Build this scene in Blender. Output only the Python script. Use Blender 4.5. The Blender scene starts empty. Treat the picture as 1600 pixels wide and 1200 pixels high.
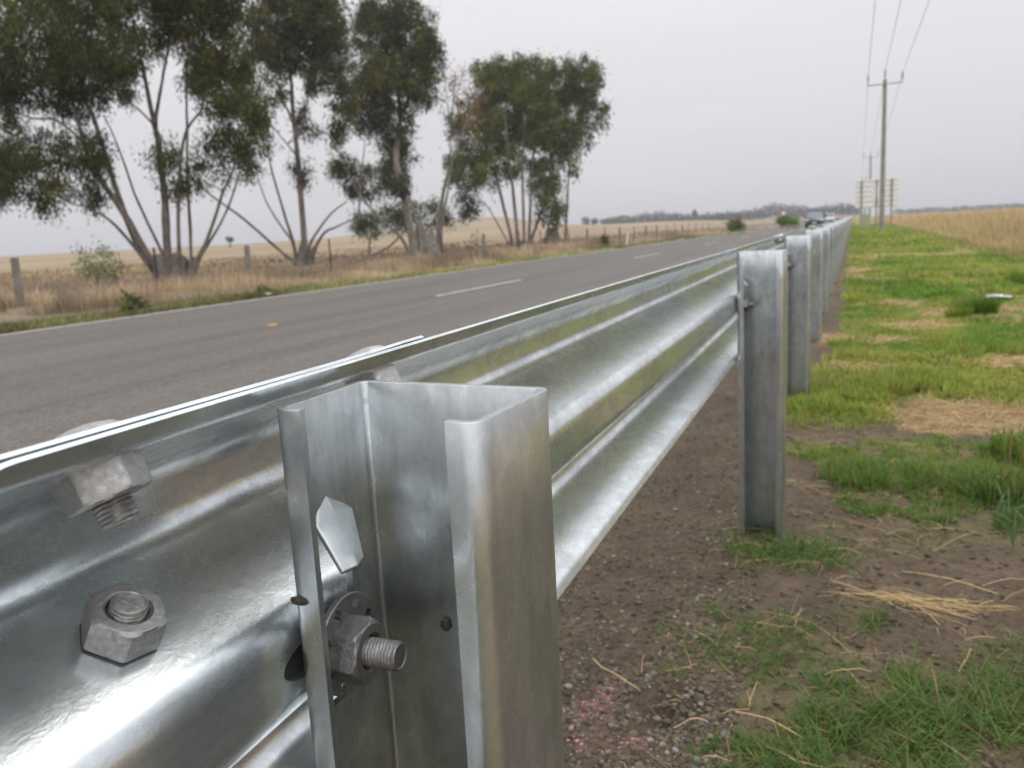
import bpy, math, random
import numpy as np
from mathutils import Vector, Matrix

rnd = random.Random(7)
R = np.random.default_rng(11)
SC = bpy.context.scene
COL = SC.collection

# ------------------------------------------------------------------ camera
CAM_H = 0.90
FPX = 1300.0                                            # focal length in pixels of a 1600 px wide frame
UPC = np.array([-0.0534421, -0.9828427, -0.1765337])    # world up, along-road and across-road axes seen by the camera
ALC = np.array([0.3735014, -0.1836285, 0.9092730])
ACC = np.array([0.9260889, 0.0173421, -0.3769066])
M3 = np.stack([ACC, ALC, UPC])                          # camera (right, down, forward) -> world
CR, CD, CF = M3[:, 0], M3[:, 1], M3[:, 2]
cam_d = bpy.data.cameras.new("camera")
cam = bpy.data.objects.new("camera", cam_d)
COL.objects.link(cam)
mw = Matrix.Identity(4)
for i in range(3):
    mw[i][0] = CR[i]; mw[i][1] = -CD[i]; mw[i][2] = -CF[i]
mw[2][3] = CAM_H
cam.matrix_world = mw
cam_d.sensor_width = 36
cam_d.lens = 36 * FPX / 1600
cam_d.clip_start = 0.02
cam_d.clip_end = 9000
cam_d.dof.use_dof = True
cam_d.dof.focus_distance = 0.52
cam_d.dof.aperture_fstop = 14.5
SC.camera = cam

# ------------------------------------------------------------------ world and sun (overcast)
SUN_EL, SUN_AZ = math.radians(58), math.radians(200)
w = bpy.data.worlds.new("World"); SC.world = w; w.use_nodes = True
nt = w.node_tree; nt.nodes.clear()
def N(t, ty, **kw):
    n = t.nodes.new(ty)
    for k, v in kw.items():
        if k in n.inputs: n.inputs[k].default_value = v
        else: setattr(n, k, v)
    return n
out = N(nt, 'ShaderNodeOutputWorld')
sky = N(nt, 'ShaderNodeTexSky', sky_type='NISHITA', sun_disc=False, sun_elevation=SUN_EL, sun_rotation=SUN_AZ)
bg1 = N(nt, 'ShaderNodeBackground', Strength=0.1)
nt.links.new(sky.outputs[0], bg1.inputs[0])
tc = N(nt, 'ShaderNodeTexCoord')
sep = N(nt, 'ShaderNodeSeparateXYZ'); nt.links.new(tc.outputs['Generated'], sep.inputs[0])
rampn = N(nt, 'ShaderNodeValToRGB'); cr = rampn.color_ramp
cr.elements[0].position = 0.0; cr.elements[0].color = (0.30, 0.28, 0.26, 1)
cr.elements[1].position = 1.0; cr.elements[1].color = (1.75, 1.76, 1.80, 1)
for p, c in ((0.495, (0.40, 0.38, 0.37)), (0.503, (0.70, 0.68, 0.715)), (0.56, (0.79, 0.772, 0.797)), (0.66, (0.97, 0.955, 0.975)), (0.76, (1.25, 1.25, 1.28))):
    e = cr.elements.new(p); e.color = (*c, 1)
mr = N(nt, 'ShaderNodeMapRange'); mr.inputs[1].default_value = -1; mr.inputs[2].default_value = 1
nt.links.new(sep.outputs[2], mr.inputs[0]); nt.links.new(mr.outputs[0], rampn.inputs[0])
mp = N(nt, 'ShaderNodeMapping'); mp.inputs['Scale'].default_value = (1.6, 1.6, 9)
mp.inputs['Rotation'].default_value = (0, math.radians(4), 0)
nt.links.new(tc.outputs['Generated'], mp.inputs[0])
cn = N(nt, 'ShaderNodeTexNoise', Scale=1.3, Detail=4.0, Roughness=0.55)
nt.links.new(mp.outputs[0], cn.inputs['Vector'])
cm = N(nt, 'ShaderNodeMapRange'); cm.inputs[1].default_value = 0.3; cm.inputs[2].default_value = 0.7
cm.inputs[3].default_value = 0.965; cm.inputs[4].default_value = 1.055
nt.links.new(cn.outputs[0], cm.inputs[0])
bg2 = N(nt, 'ShaderNodeBackground')
dt = N(nt, 'ShaderNodeVectorMath', operation='DOT_PRODUCT'); dt.inputs[1].default_value = (0.42, -0.90, 0.0)
nt.links.new(tc.outputs['Generated'], dt.inputs[0])
sm = N(nt, 'ShaderNodeMapRange'); sm.inputs[1].default_value = -0.1; sm.inputs[2].default_value = 1.0; sm.inputs[3].default_value = 1.0; sm.inputs[4].default_value = 1.55
nt.links.new(dt.outputs['Value'], sm.inputs[0])
bm2 = N(nt, 'ShaderNodeMath', operation='MULTIPLY'); nt.links.new(cm.outputs[0], bm2.inputs[0]); nt.links.new(sm.outputs[0], bm2.inputs[1])
nt.links.new(rampn.outputs[0], bg2.inputs[0]); nt.links.new(bm2.outputs[0], bg2.inputs[1])
mixs = N(nt, 'ShaderNodeMixShader'); mixs.inputs[0].default_value = 0.93
nt.links.new(bg1.outputs[0], mixs.inputs[1]); nt.links.new(bg2.outputs[0], mixs.inputs[2])
nt.links.new(mixs.outputs[0], out.inputs[0])

sd = bpy.data.lights.new("sun", 'SUN'); sd.energy = 1.0; sd.angle = math.radians(25); sd.color = (1, 0.96, 0.9)
sun = bpy.data.objects.new("sun", sd); COL.objects.link(sun)
sun.rotation_euler = (math.pi/2 - SUN_EL, 0, math.pi - SUN_AZ + math.pi)
SC.view_settings.view_transform = 'Standard'; SC.view_settings.look = 'None'
SC.view_settings.exposure = 0.0; SC.view_settings.gamma = 1.0
SC.cycles.max_bounces = 8; SC.cycles.transparent_max_bounces = 8
SC.cycles.volume_bounces = 0

# ------------------------------------------------------------------ helpers
def pix(px, py, zc):                                    # a point at a chosen distance zc along the view
    v = np.array([(px-800)/FPX, (py-600)/FPX, 1.0])*zc
    return M3 @ v + np.array([0, 0, CAM_H])

def link(o, parent=None):
    COL.objects.link(o)
    if parent is not None: o.parent = parent
    return o
def tag(o, label=None, cat=None, group=None, kind=None):
    if label: o['label'] = label
    if cat: o['category'] = cat
    if group: o['group'] = group
    if kind: o['kind'] = kind
    return o
def empty(name, loc, label, cat, group=None, rz=0):
    o = bpy.data.objects.new(name, None); link(o); o.empty_display_size = 0.1
    o.location = loc; o.rotation_euler.z = rz
    return tag(o, label, cat, group)
def mesh_np(name, V, F, mat, parent=None, smooth=False, col=None, sharp=None):
    """V (n,3); F: list of int arrays (m,k)"""
    V = np.asarray(V, np.float32)
    if not isinstance(F, (list, tuple)): F = [F]
    F = [np.asarray(f, np.int32) for f in F if len(f)]
    me = bpy.data.meshes.new(name)
    me.vertices.add(len(V)); me.vertices.foreach_set('co', V.ravel())
    li = np.concatenate([f.ravel() for f in F])
    tot = np.concatenate([np.full(len(f), f.shape[1], np.int32) for f in F])
    st = np.concatenate([[0], np.cumsum(tot)[:-1]]).astype(np.int32)
    me.loops.add(len(li)); me.loops.foreach_set('vertex_index', li)
    me.polygons.add(len(tot)); me.polygons.foreach_set('loop_start', st)
    me.polygons.foreach_set('loop_total', tot)
    me.update(calc_edges=True)
    me.validate()
    if col is not None:
        a = me.attributes.new('col', 'FLOAT_COLOR', 'POINT')
        c = np.ones((len(V), 4), np.float32); c[:, :3] = col
        a.data.foreach_set('color', c.ravel())
    me.polygons.foreach_set('use_smooth', np.full(len(me.polygons), smooth or sharp is not None))
    if sharp is not None: me.set_sharp_from_angle(angle=math.radians(sharp))
    if mat: me.materials.append(mat)
    o = bpy.data.objects.new(name, me)
    return link(o, parent)
class MB:                                               # collects shapes into one mesh
    def __init__(s): s.V = []; s.F = {}; s.n = 0
    def add(s, V, F):
        V = np.asarray(V, float)
        for f in F:
            f = np.asarray(f, int)
            if len(f): s.F.setdefault(f.shape[1], []).append(f + s.n)
        s.V.append(V); s.n += len(V); return s
    def box(s, c, size, rz=0, taper=1.0):
        x, y, z = [q/2 for q in size]
        v = np.array([[sx*x*(taper if sz > 0 else 1), sy*y*(taper if sz > 0 else 1), sz*z] for sz in (-1, 1) for sy in (-1, 1) for sx in (-1, 1)])
        ca, sa = math.cos(rz), math.sin(rz)
        v = v @ np.array([[ca, sa, 0], [-sa, ca, 0], [0, 0, 1]]) + np.array(c)
        return s.add(v, [[[0, 2, 3, 1], [4, 5, 7, 6], [0, 1, 5, 4], [2, 6, 7, 3], [0, 4, 6, 2], [1, 3, 7, 5]]])
    def tube(s, P, r, k=8, cap=True):
        P = np.asarray(P, float); n = len(P)
        r = np.broadcast_to(np.asarray(r, float), (n,)) if np.ndim(r) <= 1 else r
        T = np.gradient(P, axis=0); T /= np.linalg.norm(T, axis=1)[:, None] + 1e-12
        ref = np.array([0, 0, 1.0]) if abs(T[:, 2]).mean() < 0.8 else np.array([1.0, 0, 0])
        A = np.cross(T, ref); A /= np.linalg.norm(A, axis=1)[:, None] + 1e-12
        B = np.cross(T, A)
        th = np.arange(k)*2*np.pi/k
        V = (P[:, None] + r[:, None, None]*(np.cos(th)[None, :, None]*A[:, None] + np.sin(th)[None, :, None]*B[:, None])).reshape(-1, 3)
        i = np.arange(n-1)[:, None]*k; j = np.arange(k)[None]; j2 = (j+1) % k
        F = np.stack([i+j, i+j2, i+k+j2, i+k+j], -1).reshape(-1, 4)
        fs = [F]
        if cap: fs.append(np.array([np.arange(k)[::-1], (n-1)*k+np.arange(k)]))
        return s.add(V, fs)
    def lathe(s, prof, M, k=48, rad=None):              # prof: list of (r, h); axis = third column of M
        V = []; th = np.arange(k)*2*np.pi/k
        for r, h in prof:
            rr = np.full(k, r) if rad is None else np.minimum(rad(th), r)
            V.append(np.stack([rr*np.cos(th), rr*np.sin(th), np.full(k, h)], 1))
        V = np.concatenate(V); n = len(prof)
        i = np.arange(n-1)[:, None]*k; j = np.arange(k)[None]; j2 = (j+1) % k
        F = np.stack([i+j, i+j2, i+k+j2, i+k+j], -1).reshape(-1, 4)
        M = np.array(M)
        V = V @ M[:3, :3].T + M[:3, 3]
        return s.add(V, [F, np.array([np.arange(k)[::-1], (n-1)*k+np.arange(k)])])
    def build(s, name, mat, parent=None, smooth=False, sharp=None, col=None):
        F = [np.concatenate(v) for v in s.F.values()]
        return mesh_np(name, np.concatenate(s.V), F, mat, parent, smooth, col, sharp)

def h2(ix, iy, seed):
    n = (ix*374761393 + iy*668265263 + seed*1442695041) & 0x7fffffff
    n = ((n ^ (n >> 13))*1274126177) & 0x7fffffff
    return ((n ^ (n >> 16)) & 0xffff)/65535.0
def vn(x, y, seed=0):
    x = np.asarray(x, float); y = np.asarray(y, float)
    ix = np.floor(x).astype(np.int64); iy = np.floor(y).astype(np.int64)
    fx = x-ix; fy = y-iy; fx = fx*fx*(3-2*fx); fy = fy*fy*(3-2*fy)
    a = h2(ix, iy, seed); b = h2(ix+1, iy, seed); c = h2(ix, iy+1, seed); d = h2(ix+1, iy+1, seed)
    return (a*(1-fx)+b*fx)*(1-fy) + (c*(1-fx)+d*fx)*fy
def fbm(x, y, o=4, seed=0):
    s = 0; a = 0.5; t = 0
    for k in range(o):
        s = s + a*vn(x*2**k, y*2**k, seed+k*17); t += a; a *= 0.55
    return s/t
def ss(a, b, x):
    t = np.clip((np.asarray(x, float)-a)/(b-a), 0, 1); return t*t*(3-2*t)

# ------------------------------------------------------------------ materials
def mat(name):
    m = bpy.data.materials.new(name); m.use_nodes = True
    t = m.node_tree; return m, t, t.nodes['Principled BSDF']
def simple(name, col, rough=0.6, metal=0.0, var=0.25, scale=12, bump=0.0, bscale=60):
    m, t, b = mat(name)
    tcx = N(t, 'ShaderNodeTexCoord')
    no = N(t, 'ShaderNodeTexNoise', Scale=scale, Detail=5.0, Roughness=0.6); t.links.new(tcx.outputs['Object'], no.inputs['Vector'])
    mx = N(t, 'ShaderNodeMapRange'); mx.inputs[1].default_value = 0.25; mx.inputs[2].default_value = 0.75
    mx.inputs[3].default_value = 1-var; mx.inputs[4].default_value = 1+var
    t.links.new(no.outputs[0], mx.inputs[0])
    vm = N(t, 'ShaderNodeVectorMath', operation='SCALE'); vm.inputs[0].default_value = col
    t.links.new(mx.outputs[0], vm.inputs['Scale']); t.links.new(vm.outputs[0], b.inputs['Base Color'])
    b.inputs['Roughness'].default_value = rough; b.inputs['Metallic'].default_value = metal
    if bump:
        n2 = N(t, 'ShaderNodeTexNoise', Scale=bscale, Detail=4.0); t.links.new(tcx.outputs['Object'], n2.inputs['Vector'])
        bp = N(t, 'ShaderNodeBump', Strength=bump, Distance=0.02); t.links.new(n2.outputs[0], bp.inputs['Height'])
        t.links.new(bp.outputs[0], b.inputs['Normal'])
    return m
def galv(name, base=(0.60, 0.63, 0.65), metal=1.0, rough=(0.25, 0.45), stretch=(1, 1, 1), bump=0.12, mott=0.25, spang=42, runs=None):
    """hot-dip zinc: clouded dull and bright patches, fine crystal grain, faint scratches and runs"""
    m, t, b = mat(name)
    tcx = N(t, 'ShaderNodeTexCoord')
    def mapped(sc_):
        q = N(t, 'ShaderNodeMapping'); q.inputs['Scale'].default_value = sc_; t.links.new(tcx.outputs['Object'], q.inputs[0]); return q.outputs[0]
    def noise(vec, **kw):
        q = N(t, 'ShaderNodeTexNoise', **kw); t.links.new(vec, q.inputs['Vector']); return q.outputs[0]
    def rng(v, a, b_, lo, hi):
        q = N(t, 'ShaderNodeMapRange'); q.inputs[1].default_value = a; q.inputs[2].default_value = b_; q.inputs[3].default_value = lo; q.inputs[4].default_value = hi
        t.links.new(v, q.inputs[0]); return q.outputs[0]
    def math_(op, a, b_):
        q = N(t, 'ShaderNodeMath', operation=op)
        for i_, v in enumerate((a, b_)):
            if isinstance(v, (int, float)): q.inputs[i_].default_value = v
            else: t.links.new(v, q.inputs[i_])
        return q.outputs[0]
    P = mapped(stretch)
    cloud = noise(P, Scale=11.0, Detail=7.0, Roughness=0.68, Distortion=0.8)
    grain = noise(P, Scale=spang*2.2, Detail=6.0, Roughness=0.7, Distortion=0.5)
    fine = noise(tcx.outputs['Object'], Scale=420.0, Detail=3.0)
    scr = noise(mapped((260, 9, 70)), Scale=1.0, Detail=3.0, Distortion=1.2)
    spk = noise(tcx.outputs['Object'], Scale=95.0, Detail=2.0)
    k = math_('MULTIPLY', rng(cloud, 0.32, 0.68, 1-mott, 1+mott*0.6), rng(grain, 0.3, 0.7, 1-mott*0.55, 1+mott*0.45))
    vo = N(t, 'ShaderNodeTexVoronoi', Scale=spang*1.6); t.links.new(mapped(tuple(q*1.0 for q in stretch)), vo.inputs['Vector'])
    sv = N(t, 'ShaderNodeSeparateColor'); t.links.new(vo.outputs['Color'], sv.inputs[0])
    k = math_('MULTIPLY', k, rng(sv.outputs[0], 0.0, 1.0, 0.93, 1.07))
    if runs:
        run = noise(mapped(runs), Scale=1.0, Detail=4.0, Roughness=0.6)
        k = math_('MULTIPLY', k, rng(run, 0.30, 0.55, 0.86, 1.05))
    k = math_('MULTIPLY', k, rng(spk, 0.22, 0.31, 0.80, 1.0))
    k = math_('MULTIPLY', k, rng(scr, 0.70, 0.78, 1.0, 1.16))
    vm = N(t, 'ShaderNodeVectorMath', operation='SCALE'); vm.inputs[0].default_value = base
    t.links.new(k, vm.inputs['Scale']); t.links.new(vm.outputs[0], b.inputs['Base Color'])
    b.inputs['Metallic'].default_value = metal
    h = math_('ADD', math_('MULTIPLY', cloud, 0.6), math_('MULTIPLY', grain, 0.4))
    t.links.new(rng(h, 0.34, 0.66, rough[1], rough[0]), b.inputs['Roughness'])
    hh = math_('ADD', math_('MULTIPLY', grain, 1.0), math_('ADD', math_('MULTIPLY', fine, 0.22), math_('MULTIPLY', cloud, 1.2)))
    bp = N(t, 'ShaderNodeBump', Strength=bump, Distance=0.0022); t.links.new(hh, bp.inputs['Height'])
    t.links.new(bp.outputs[0], b.inputs['Normal'])
    return m
M_RAIL = galv('galvanised_rail_steel', base=(0.735, 0.785, 0.81), metal=0.89, stretch=(1, 0.55, 1), rough=(0.16, 0.34), bump=0.085, mott=0.27)
M_POST = galv('galvanised_post_steel', base=(0.525, 0.555, 0.565), metal=0.94, stretch=(1, 1, 0.7), rough=(0.23, 0.42), bump=0.07, mott=0.22, runs=(60, 60, 9.0))
M_BOLT = galv('galvanised_bolt_steel', base=(0.41, 0.405, 0.40), rough=(0.38, 0.58), bump=0.4, mott=0.28, spang=120)

def leafmat(name, trans=0.25, rough=0.5, spec=0.3):
    m, t, b = mat(name)
    at = N(t, 'ShaderNodeAttribute', attribute_name='col')
    t.links.new(at.outputs['Color'], b.inputs['Base Color'])
    b.inputs['Roughness'].default_value = rough
    b.inputs['Specular IOR Level'].default_value = spec
    tr = N(t, 'ShaderNodeBsdfTranslucent'); t.links.new(at.outputs['Color'], tr.inputs[0])
    mx = N(t, 'ShaderNodeMixShader'); mx.inputs[0].default_value = trans
    t.links.new(b.outputs[0], mx.inputs[1]); t.links.new(tr.outputs[0], mx.inputs[2])
    t.links.new(mx.outputs[0], t.nodes['Material Output'].inputs[0])
    return m
M_LEAF = leafmat('eucalypt_leaf', 0.22, 0.6, 0.08)
M_GRASS = leafmat('grass_blade', 0.3, 0.55)
M_STRAW = leafmat('dry_straw', 0.15, 0.6)

def ground_mat():
    m, t, b = mat('ground_soil')
    at = N(t, 'ShaderNodeAttribute', attribute_name='col')
    g = N(t, 'ShaderNodeNewGeometry')
    cols = []
    last = at.outputs['Color']
    for sc_, lo, hi in ((1.1, 0.82, 1.18), (9.0, 0.75, 1.25), (55.0, 0.72, 1.3), (320.0, 0.7, 1.35)):
        n = N(t, 'ShaderNodeTexNoise', Scale=sc_, Detail=4.0, Roughness=0.6); t.links.new(g.outputs['Position'], n.inputs['Vector'])
        r = N(t, 'ShaderNodeMapRange'); r.inputs[1].default_value = 0.28; r.inputs[2].default_value = 0.72
        r.inputs[3].default_value = lo; r.inputs[4].default_value = hi; t.links.new(n.outputs[0], r.inputs[0])
        v = N(t, 'ShaderNodeVectorMath', operation='SCALE'); t.links.new(last, v.inputs[0]); t.links.new(r.outputs[0], v.inputs['Scale'])
        last = v.outputs[0]; cols.append(n)
    t.links.new(last, b.inputs['Base Color'])
    b.inputs['Roughness'].default_value = 0.9; b.inputs['Specular IOR Level'].default_value = 0.25
    ad = N(t, 'ShaderNodeMath', operation='MULTIPLY_ADD'); ad.inputs[1].default_value = 0.25
    t.links.new(cols[3].outputs[0], ad.inputs[0]); t.links.new(cols[2].outputs[0], ad.inputs[2])
    bp = N(t, 'ShaderNodeBump', Strength=1.0, Distance=0.02); t.links.new(ad.outputs[0], bp.inputs['Height'])
    t.links.new(bp.outputs[0], b.inputs['Normal'])
    return m
def road_mat():
    m, t, b = mat('sprayed_seal_asphalt')
    g = N(t, 'ShaderNodeNewGeometry')
    v = N(t, 'ShaderNodeTexVoronoi', Scale=95.0); t.links.new(g.outputs['Position'], v.inputs['Vector'])
    r0 = N(t, 'ShaderNodeValToRGB')
    r0.color_ramp.elements[0].color = (0.052, 0.047, 0.042, 1); r0.color_ramp.elements[1].color = (0.146, 0.130, 0.114, 1)
    sp = N(t, 'ShaderNodeSeparateColor'); t.links.new(v.outputs['Color'], sp.inputs[0]); t.links.new(sp.outputs[0], r0.inputs[0])
    mpp = N(t, 'ShaderNodeMapping'); mpp.inputs['Scale'].default_value = (2.2, 0.10, 1); t.links.new(g.outputs['Position'], mpp.inputs[0])
    n = N(t, 'ShaderNodeTexNoise', Scale=1.0, Detail=5.0); t.links.new(mpp.outputs[0], n.inputs['Vector'])
    r = N(t, 'ShaderNodeMapRange'); r.inputs[1].default_value = 0.3; r.inputs[2].default_value = 0.7; r.inputs[3].default_value = 0.80; r.inputs[4].default_value = 1.16
    t.links.new(n.outputs[0], r.inputs[0])
    n4 = N(t, 'ShaderNodeTexNoise', Scale=14.0, Detail=4.0); t.links.new(g.outputs['Position'], n4.inputs['Vector'])
    r4 = N(t, 'ShaderNodeMapRange'); r4.inputs[1].default_value = 0.3; r4.inputs[2].default_value = 0.7; r4.inputs[3].default_value = 0.84; r4.inputs[4].default_value = 1.16
    t.links.new(n4.outputs[0], r4.inputs[0])
    a = N(t, 'ShaderNodeVectorMath', operation='SCALE'); t.links.new(r0.outputs[0], a.inputs[0]); t.links.new(r.outputs[0], a.inputs['Scale'])
    a4 = N(t, 'ShaderNodeVectorMath', operation='SCALE'); t.links.new(a.outputs[0], a4.inputs[0]); t.links.new(r4.outputs[0], a4.inputs['Scale'])
    sx = N(t, 'ShaderNodeSeparateXYZ'); t.links.new(g.outputs['Position'], sx.inputs[0])
    wv = N(t, 'ShaderNodeMath', operation='MULTIPLY_ADD'); wv.inputs[1].default_value = 0.16; t.links.new(n4.outputs[0], wv.inputs[0]); t.links.new(sx.outputs[0], wv.inputs[2])
    wr = N(t, 'ShaderNodeMapRange'); wr.inputs[1].default_value = -10.1; wr.inputs[2].default_value = -1.9; t.links.new(wv.outputs[0], wr.inputs[0])
    rw = N(t, 'ShaderNodeValToRGB'); e = rw.color_ramp.elements; e[0].position = 0; e[0].color = (0.80, 0.80, 0.78, 1); e[1].position = 1; e[1].color = (0.9, 0.9, 0.9, 1)
    for p_, c_ in ((0.06, 1.02), (0.17, 1.10), (0.25, 0.92), (0.37, 1.10), (0.485, 0.90), (0.60, 1.08), (0.662, 1.04), (0.672, 0.80), (0.685, 1.02), (0.80, 1.10), (0.90, 0.95)):
        q = rw.color_ramp.elements.new(p_); q.color = (c_, c_, c_*0.985, 1)
    t.links.new(wr.outputs[0], rw.inputs[0])
    mw_ = N(t, 'ShaderNodeMix', data_type='RGBA', blend_type='MULTIPLY'); mw_.inputs[0].default_value = 1.0
    t.links.new(a4.outputs[0], mw_.inputs[6]); t.links.new(rw.outputs[0], mw_.inputs[7])
    t.links.new(mw_.outputs[2], b.inputs['Base Color']); b.inputs['Roughness'].default_value = 0.75
    bp = N(t, 'ShaderNodeBump', Strength=0.5, Distance=0.008); t.links.new(v.outputs['Distance'], bp.inputs['Height'])
    t.links.new(bp.outputs[0], b.inputs['Normal'])
    return m
M_GROUND = ground_mat(); M_ROAD = road_mat()
M_PAINT, t, b = mat('worn_white_road_paint')
g_ = N(t, 'ShaderNodeNewGeometry'); n_ = N(t, 'ShaderNodeTexNoise', Scale=16.0, Detail=6.0, Roughness=0.75); t.links.new(g_.outputs['Position'], n_.inputs['Vector'])
r_ = N(t, 'ShaderNodeValToRGB'); e = r_.color_ramp.elements; e[0].position = 0.40; e[0].color = (0.14, 0.125, 0.11, 1); e[1].position = 0.50; e[1].color = (0.50, 0.48, 0.43, 1)
t.links.new(n_.outputs[0], r_.inputs[0]); t.links.new(r_.outputs[0], b.inputs['Base Color']); b.inputs['Roughness'].default_value = 0.8
M_STONE = leafmat('gravel_stone', 0.0, 0.85, 0.2)
def bark(name, pale, dark, sc_=3.0):
    m, t, b = mat(name); tcx = N(t, 'ShaderNodeTexCoord')
    q = N(t, 'ShaderNodeMapping'); q.inputs['Scale'].default_value = (1, 1, 0.28); t.links.new(tcx.outputs['Object'], q.inputs[0])
    n = N(t, 'ShaderNodeTexNoise', Scale=sc_, Detail=6.0, Roughness=0.7, Distortion=0.7); t.links.new(q.outputs[0], n.inputs['Vector'])
    r = N(t, 'ShaderNodeValToRGB'); e = r.color_ramp.elements
    e[0].position = 0.36; e[0].color = (*dark, 1); e[1].position = 0.62; e[1].color = (*pale, 1)
    k = r.color_ramp.elements.new(0.48); k.color = (*[(a+b_)/2*0.9 for a, b_ in zip(pale, dark)], 1)
    t.links.new(n.outputs[0], r.inputs[0]); t.links.new(r.outputs[0], b.inputs['Base Color']); b.inputs['Roughness'].default_value = 0.9
    bp = N(t, 'ShaderNodeBump', Strength=0.7, Distance=0.05); t.links.new(n.outputs[0], bp.inputs['Height']); t.links.new(bp.outputs[0], b.inputs['Normal'])
    return m
M_BARK = bark('pale_peeling_bark', (0.27, 0.235, 0.195), (0.10, 0.08, 0.065))
M_BARKB = bark('brown_peeling_bark', (0.20, 0.165, 0.135), (0.065, 0.052, 0.042))
M_BARKD = simple('dark_shaggy_bark', (0.15, 0.115, 0.09), 0.95, var=0.5, scale=2.5, bump=0.8, bscale=9)
M_WOOD = simple('weathered_fence_wood', (0.20, 0.18, 0.155), 0.9, var=0.35, scale=5, bump=0.4)
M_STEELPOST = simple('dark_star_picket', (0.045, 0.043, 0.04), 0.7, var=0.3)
M_WIRE = simple('fence_wire_steel', (0.16, 0.15, 0.14), 0.5, 0.6)
M_POLE = simple('grey_green_pole_timber', (0.25, 0.25, 0.21), 0.85, var=0.3, scale=3)
M_INS = simple('insulator_ceramic', (0.22, 0.21, 0.25), 0.3)
M_CABLE = simple('power_cable_aluminium', (0.24, 0.235, 0.25), 0.5)
M_SIGN = simple('sign_back_aluminium', (0.80, 0.79, 0.75), 0.6, 0.0, var=0.1)
M_SIGNRIB = simple('sign_rib_aluminium', (0.64, 0.62, 0.58), 0.5, 0.0)
M_SIGNPOST = simple('sign_post_steel', (0.21, 0.205, 0.215), 0.6, 0.3)
M_MUD = simple('dried_mud', (0.06, 0.05, 0.042), 0.9, var=0.4, scale=200)
M_WHITE = simple('white_plastic', (0.72, 0.73, 0.76), 0.5, var=0.08)
M_RED = simple('red_reflector', (0.6, 0.07, 0.03), 0.4)
M_YEL = simple('yellow_marker_plastic', (0.42, 0.24, 0.07), 0.6)

# ------------------------------------------------------------------ ground
HOLE = (-0.30, 1.43)
def gz(x, y):
    x = np.asarray(x, float); y = np.asarray(y, float)
    z = np.zeros(np.broadcast(x, y).shape)
    road = ss(-10.15, -9.95, x)*(1-ss(-2.1, -1.85, x))
    z = z - 0.035*road
    v = ss(9.9, 12.0, -x)*(1-ss(12.5, 15.0, -x))
    z = z - 0.10*v
    d = np.hypot(x, y)
    left = ss(25, 90, -x)
    z = z + 3.3*left*ss(60, 430, d)
    # low hill behind the right-hand tree
    th = np.degrees(np.arctan2(x, np.maximum(y, 1))) + 23.4
    z = z + 8.0*np.exp(-0.5*(th/np.where(th < 0, 5.0, 2.6))**2)*np.exp(-0.5*((d-480)/95)**2)*(y > 0)
    near = ss(-1.6, -0.9, x)*(1-ss(8, 14, d))
    z = z + near*((fbm(x*5, y*5, 3, 5)-0.5)*0.030 + (fbm(x*26, y*26, 3, 9)-0.5)*0.017*(1-ss(3.5, 5, y)))
    z = z + (1-near)*(1-road)*(fbm(x*0.7, y*0.7, 3, 21)-0.5)*0.10*ss(0.3, 2.5, np.maximum(x-0.5, -x-10.2))
    z = z - 0.028*np.exp(-(((x-HOLE[0])/0.055)**2 + ((y-HOLE[1])/0.07)**2))
    z = z + 0.012*np.exp(-(((x+0.36)/0.05)**2 + ((y-1.50)/0.05)**2))
    return z
ELL_G = [(-0.19, 2.27, 0.19, 0.15), (-0.20, 1.73, 0.20, 0.16), (-0.33, 1.70, 0.10, 0.08), (0.03, 1.90, 0.09, 0.08), (0.02, 1.50, 0.24, 0.12), (0.22, 1.60, 0.2, 0.14), (-0.14, 1.34, 0.14, 0.08), (-0.02, 1.37, 0.2, 0.09),
         (0.42, 2.95, 0.40, 0.52), (0.30, 3.3, 0.35, 0.35), (0.06, 3.05, 0.14, 0.25), (-0.03, 4.25, 0.27, 0.50), (0.12, 4.75, 0.25, 0.25), (0.62, 2.45, 0.25, 0.22), (-0.12, 3.35, 0.11, 0.14), (0.45, 1.75, 0.2, 0.15)]
ELL_S = [(0.52, 4.1, 0.40, 0.42), (0.5, 20.3, 0.5, 0.9), (0.27, 12.7, 0.33, 0.5), (0.02, 6.6, 0.35, 0.25), (0.5, 7.4, 0.3, 0.3), (1.4, 8.6, 0.35, 0.3), (0.4, 9.3, 0.35, 0.4), (0.9, 5.6, 0.4, 0.25)]
def ell(L, x, y, n):
    m = np.zeros(np.broadcast(x, y).shape)
    for cx, cy, rx, ry in L:
        r = np.hypot((x-cx)/rx, (y-cy)/ry) + (n-0.5)*1.3
        m = np.maximum(m, 1-ss(0.62, 1.18, r))
    return m
def masks(x, y):
    n2 = fbm(x*9, y*9, 4, 31); n1 = fbm(x*3.1, y*3.1, 3, 47); nf = fbm(x*1.5, y*0.75, 4, 61)
    xb = np.interp(y, [0, 1.4, 2.2, 4, 5.7, 10, 16, 300], [-.37, -.37, -.37, -.27, -.14, -.10, -.09, -.05]) + (n1-0.5)*0.22
    right = ss(-0.04, 0.08, x-xb)
    far = np.maximum(ss(4.1, 5.0, y), 1-ss(0.1, 0.9, y))
    g_n = np.clip(ell(ELL_G, x, y, n2), 0, 1)
    g_f = right*(0.80+0.20*ss(0.36, 0.5, nf))
    g = g_n*(1-far) + g_f*far
    s = ell(ELL_S, x, y, n2)*ss(-0.45, -0.3, x)
    s = np.maximum(s, far*right*0.9*ss(0.54, 0.72, fbm(x*1.3+7, y*0.6, 4, 77)))
    tall = ss(0, 0.5, x-np.interp(y, [0, 14, 18, 46, 130, 400], [3.4, 3.2, 2.75, 2.9, 3.0, 3.0])-(n1-0.5)*0.8)
    return g*(1-0.85*s), s, tall
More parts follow.
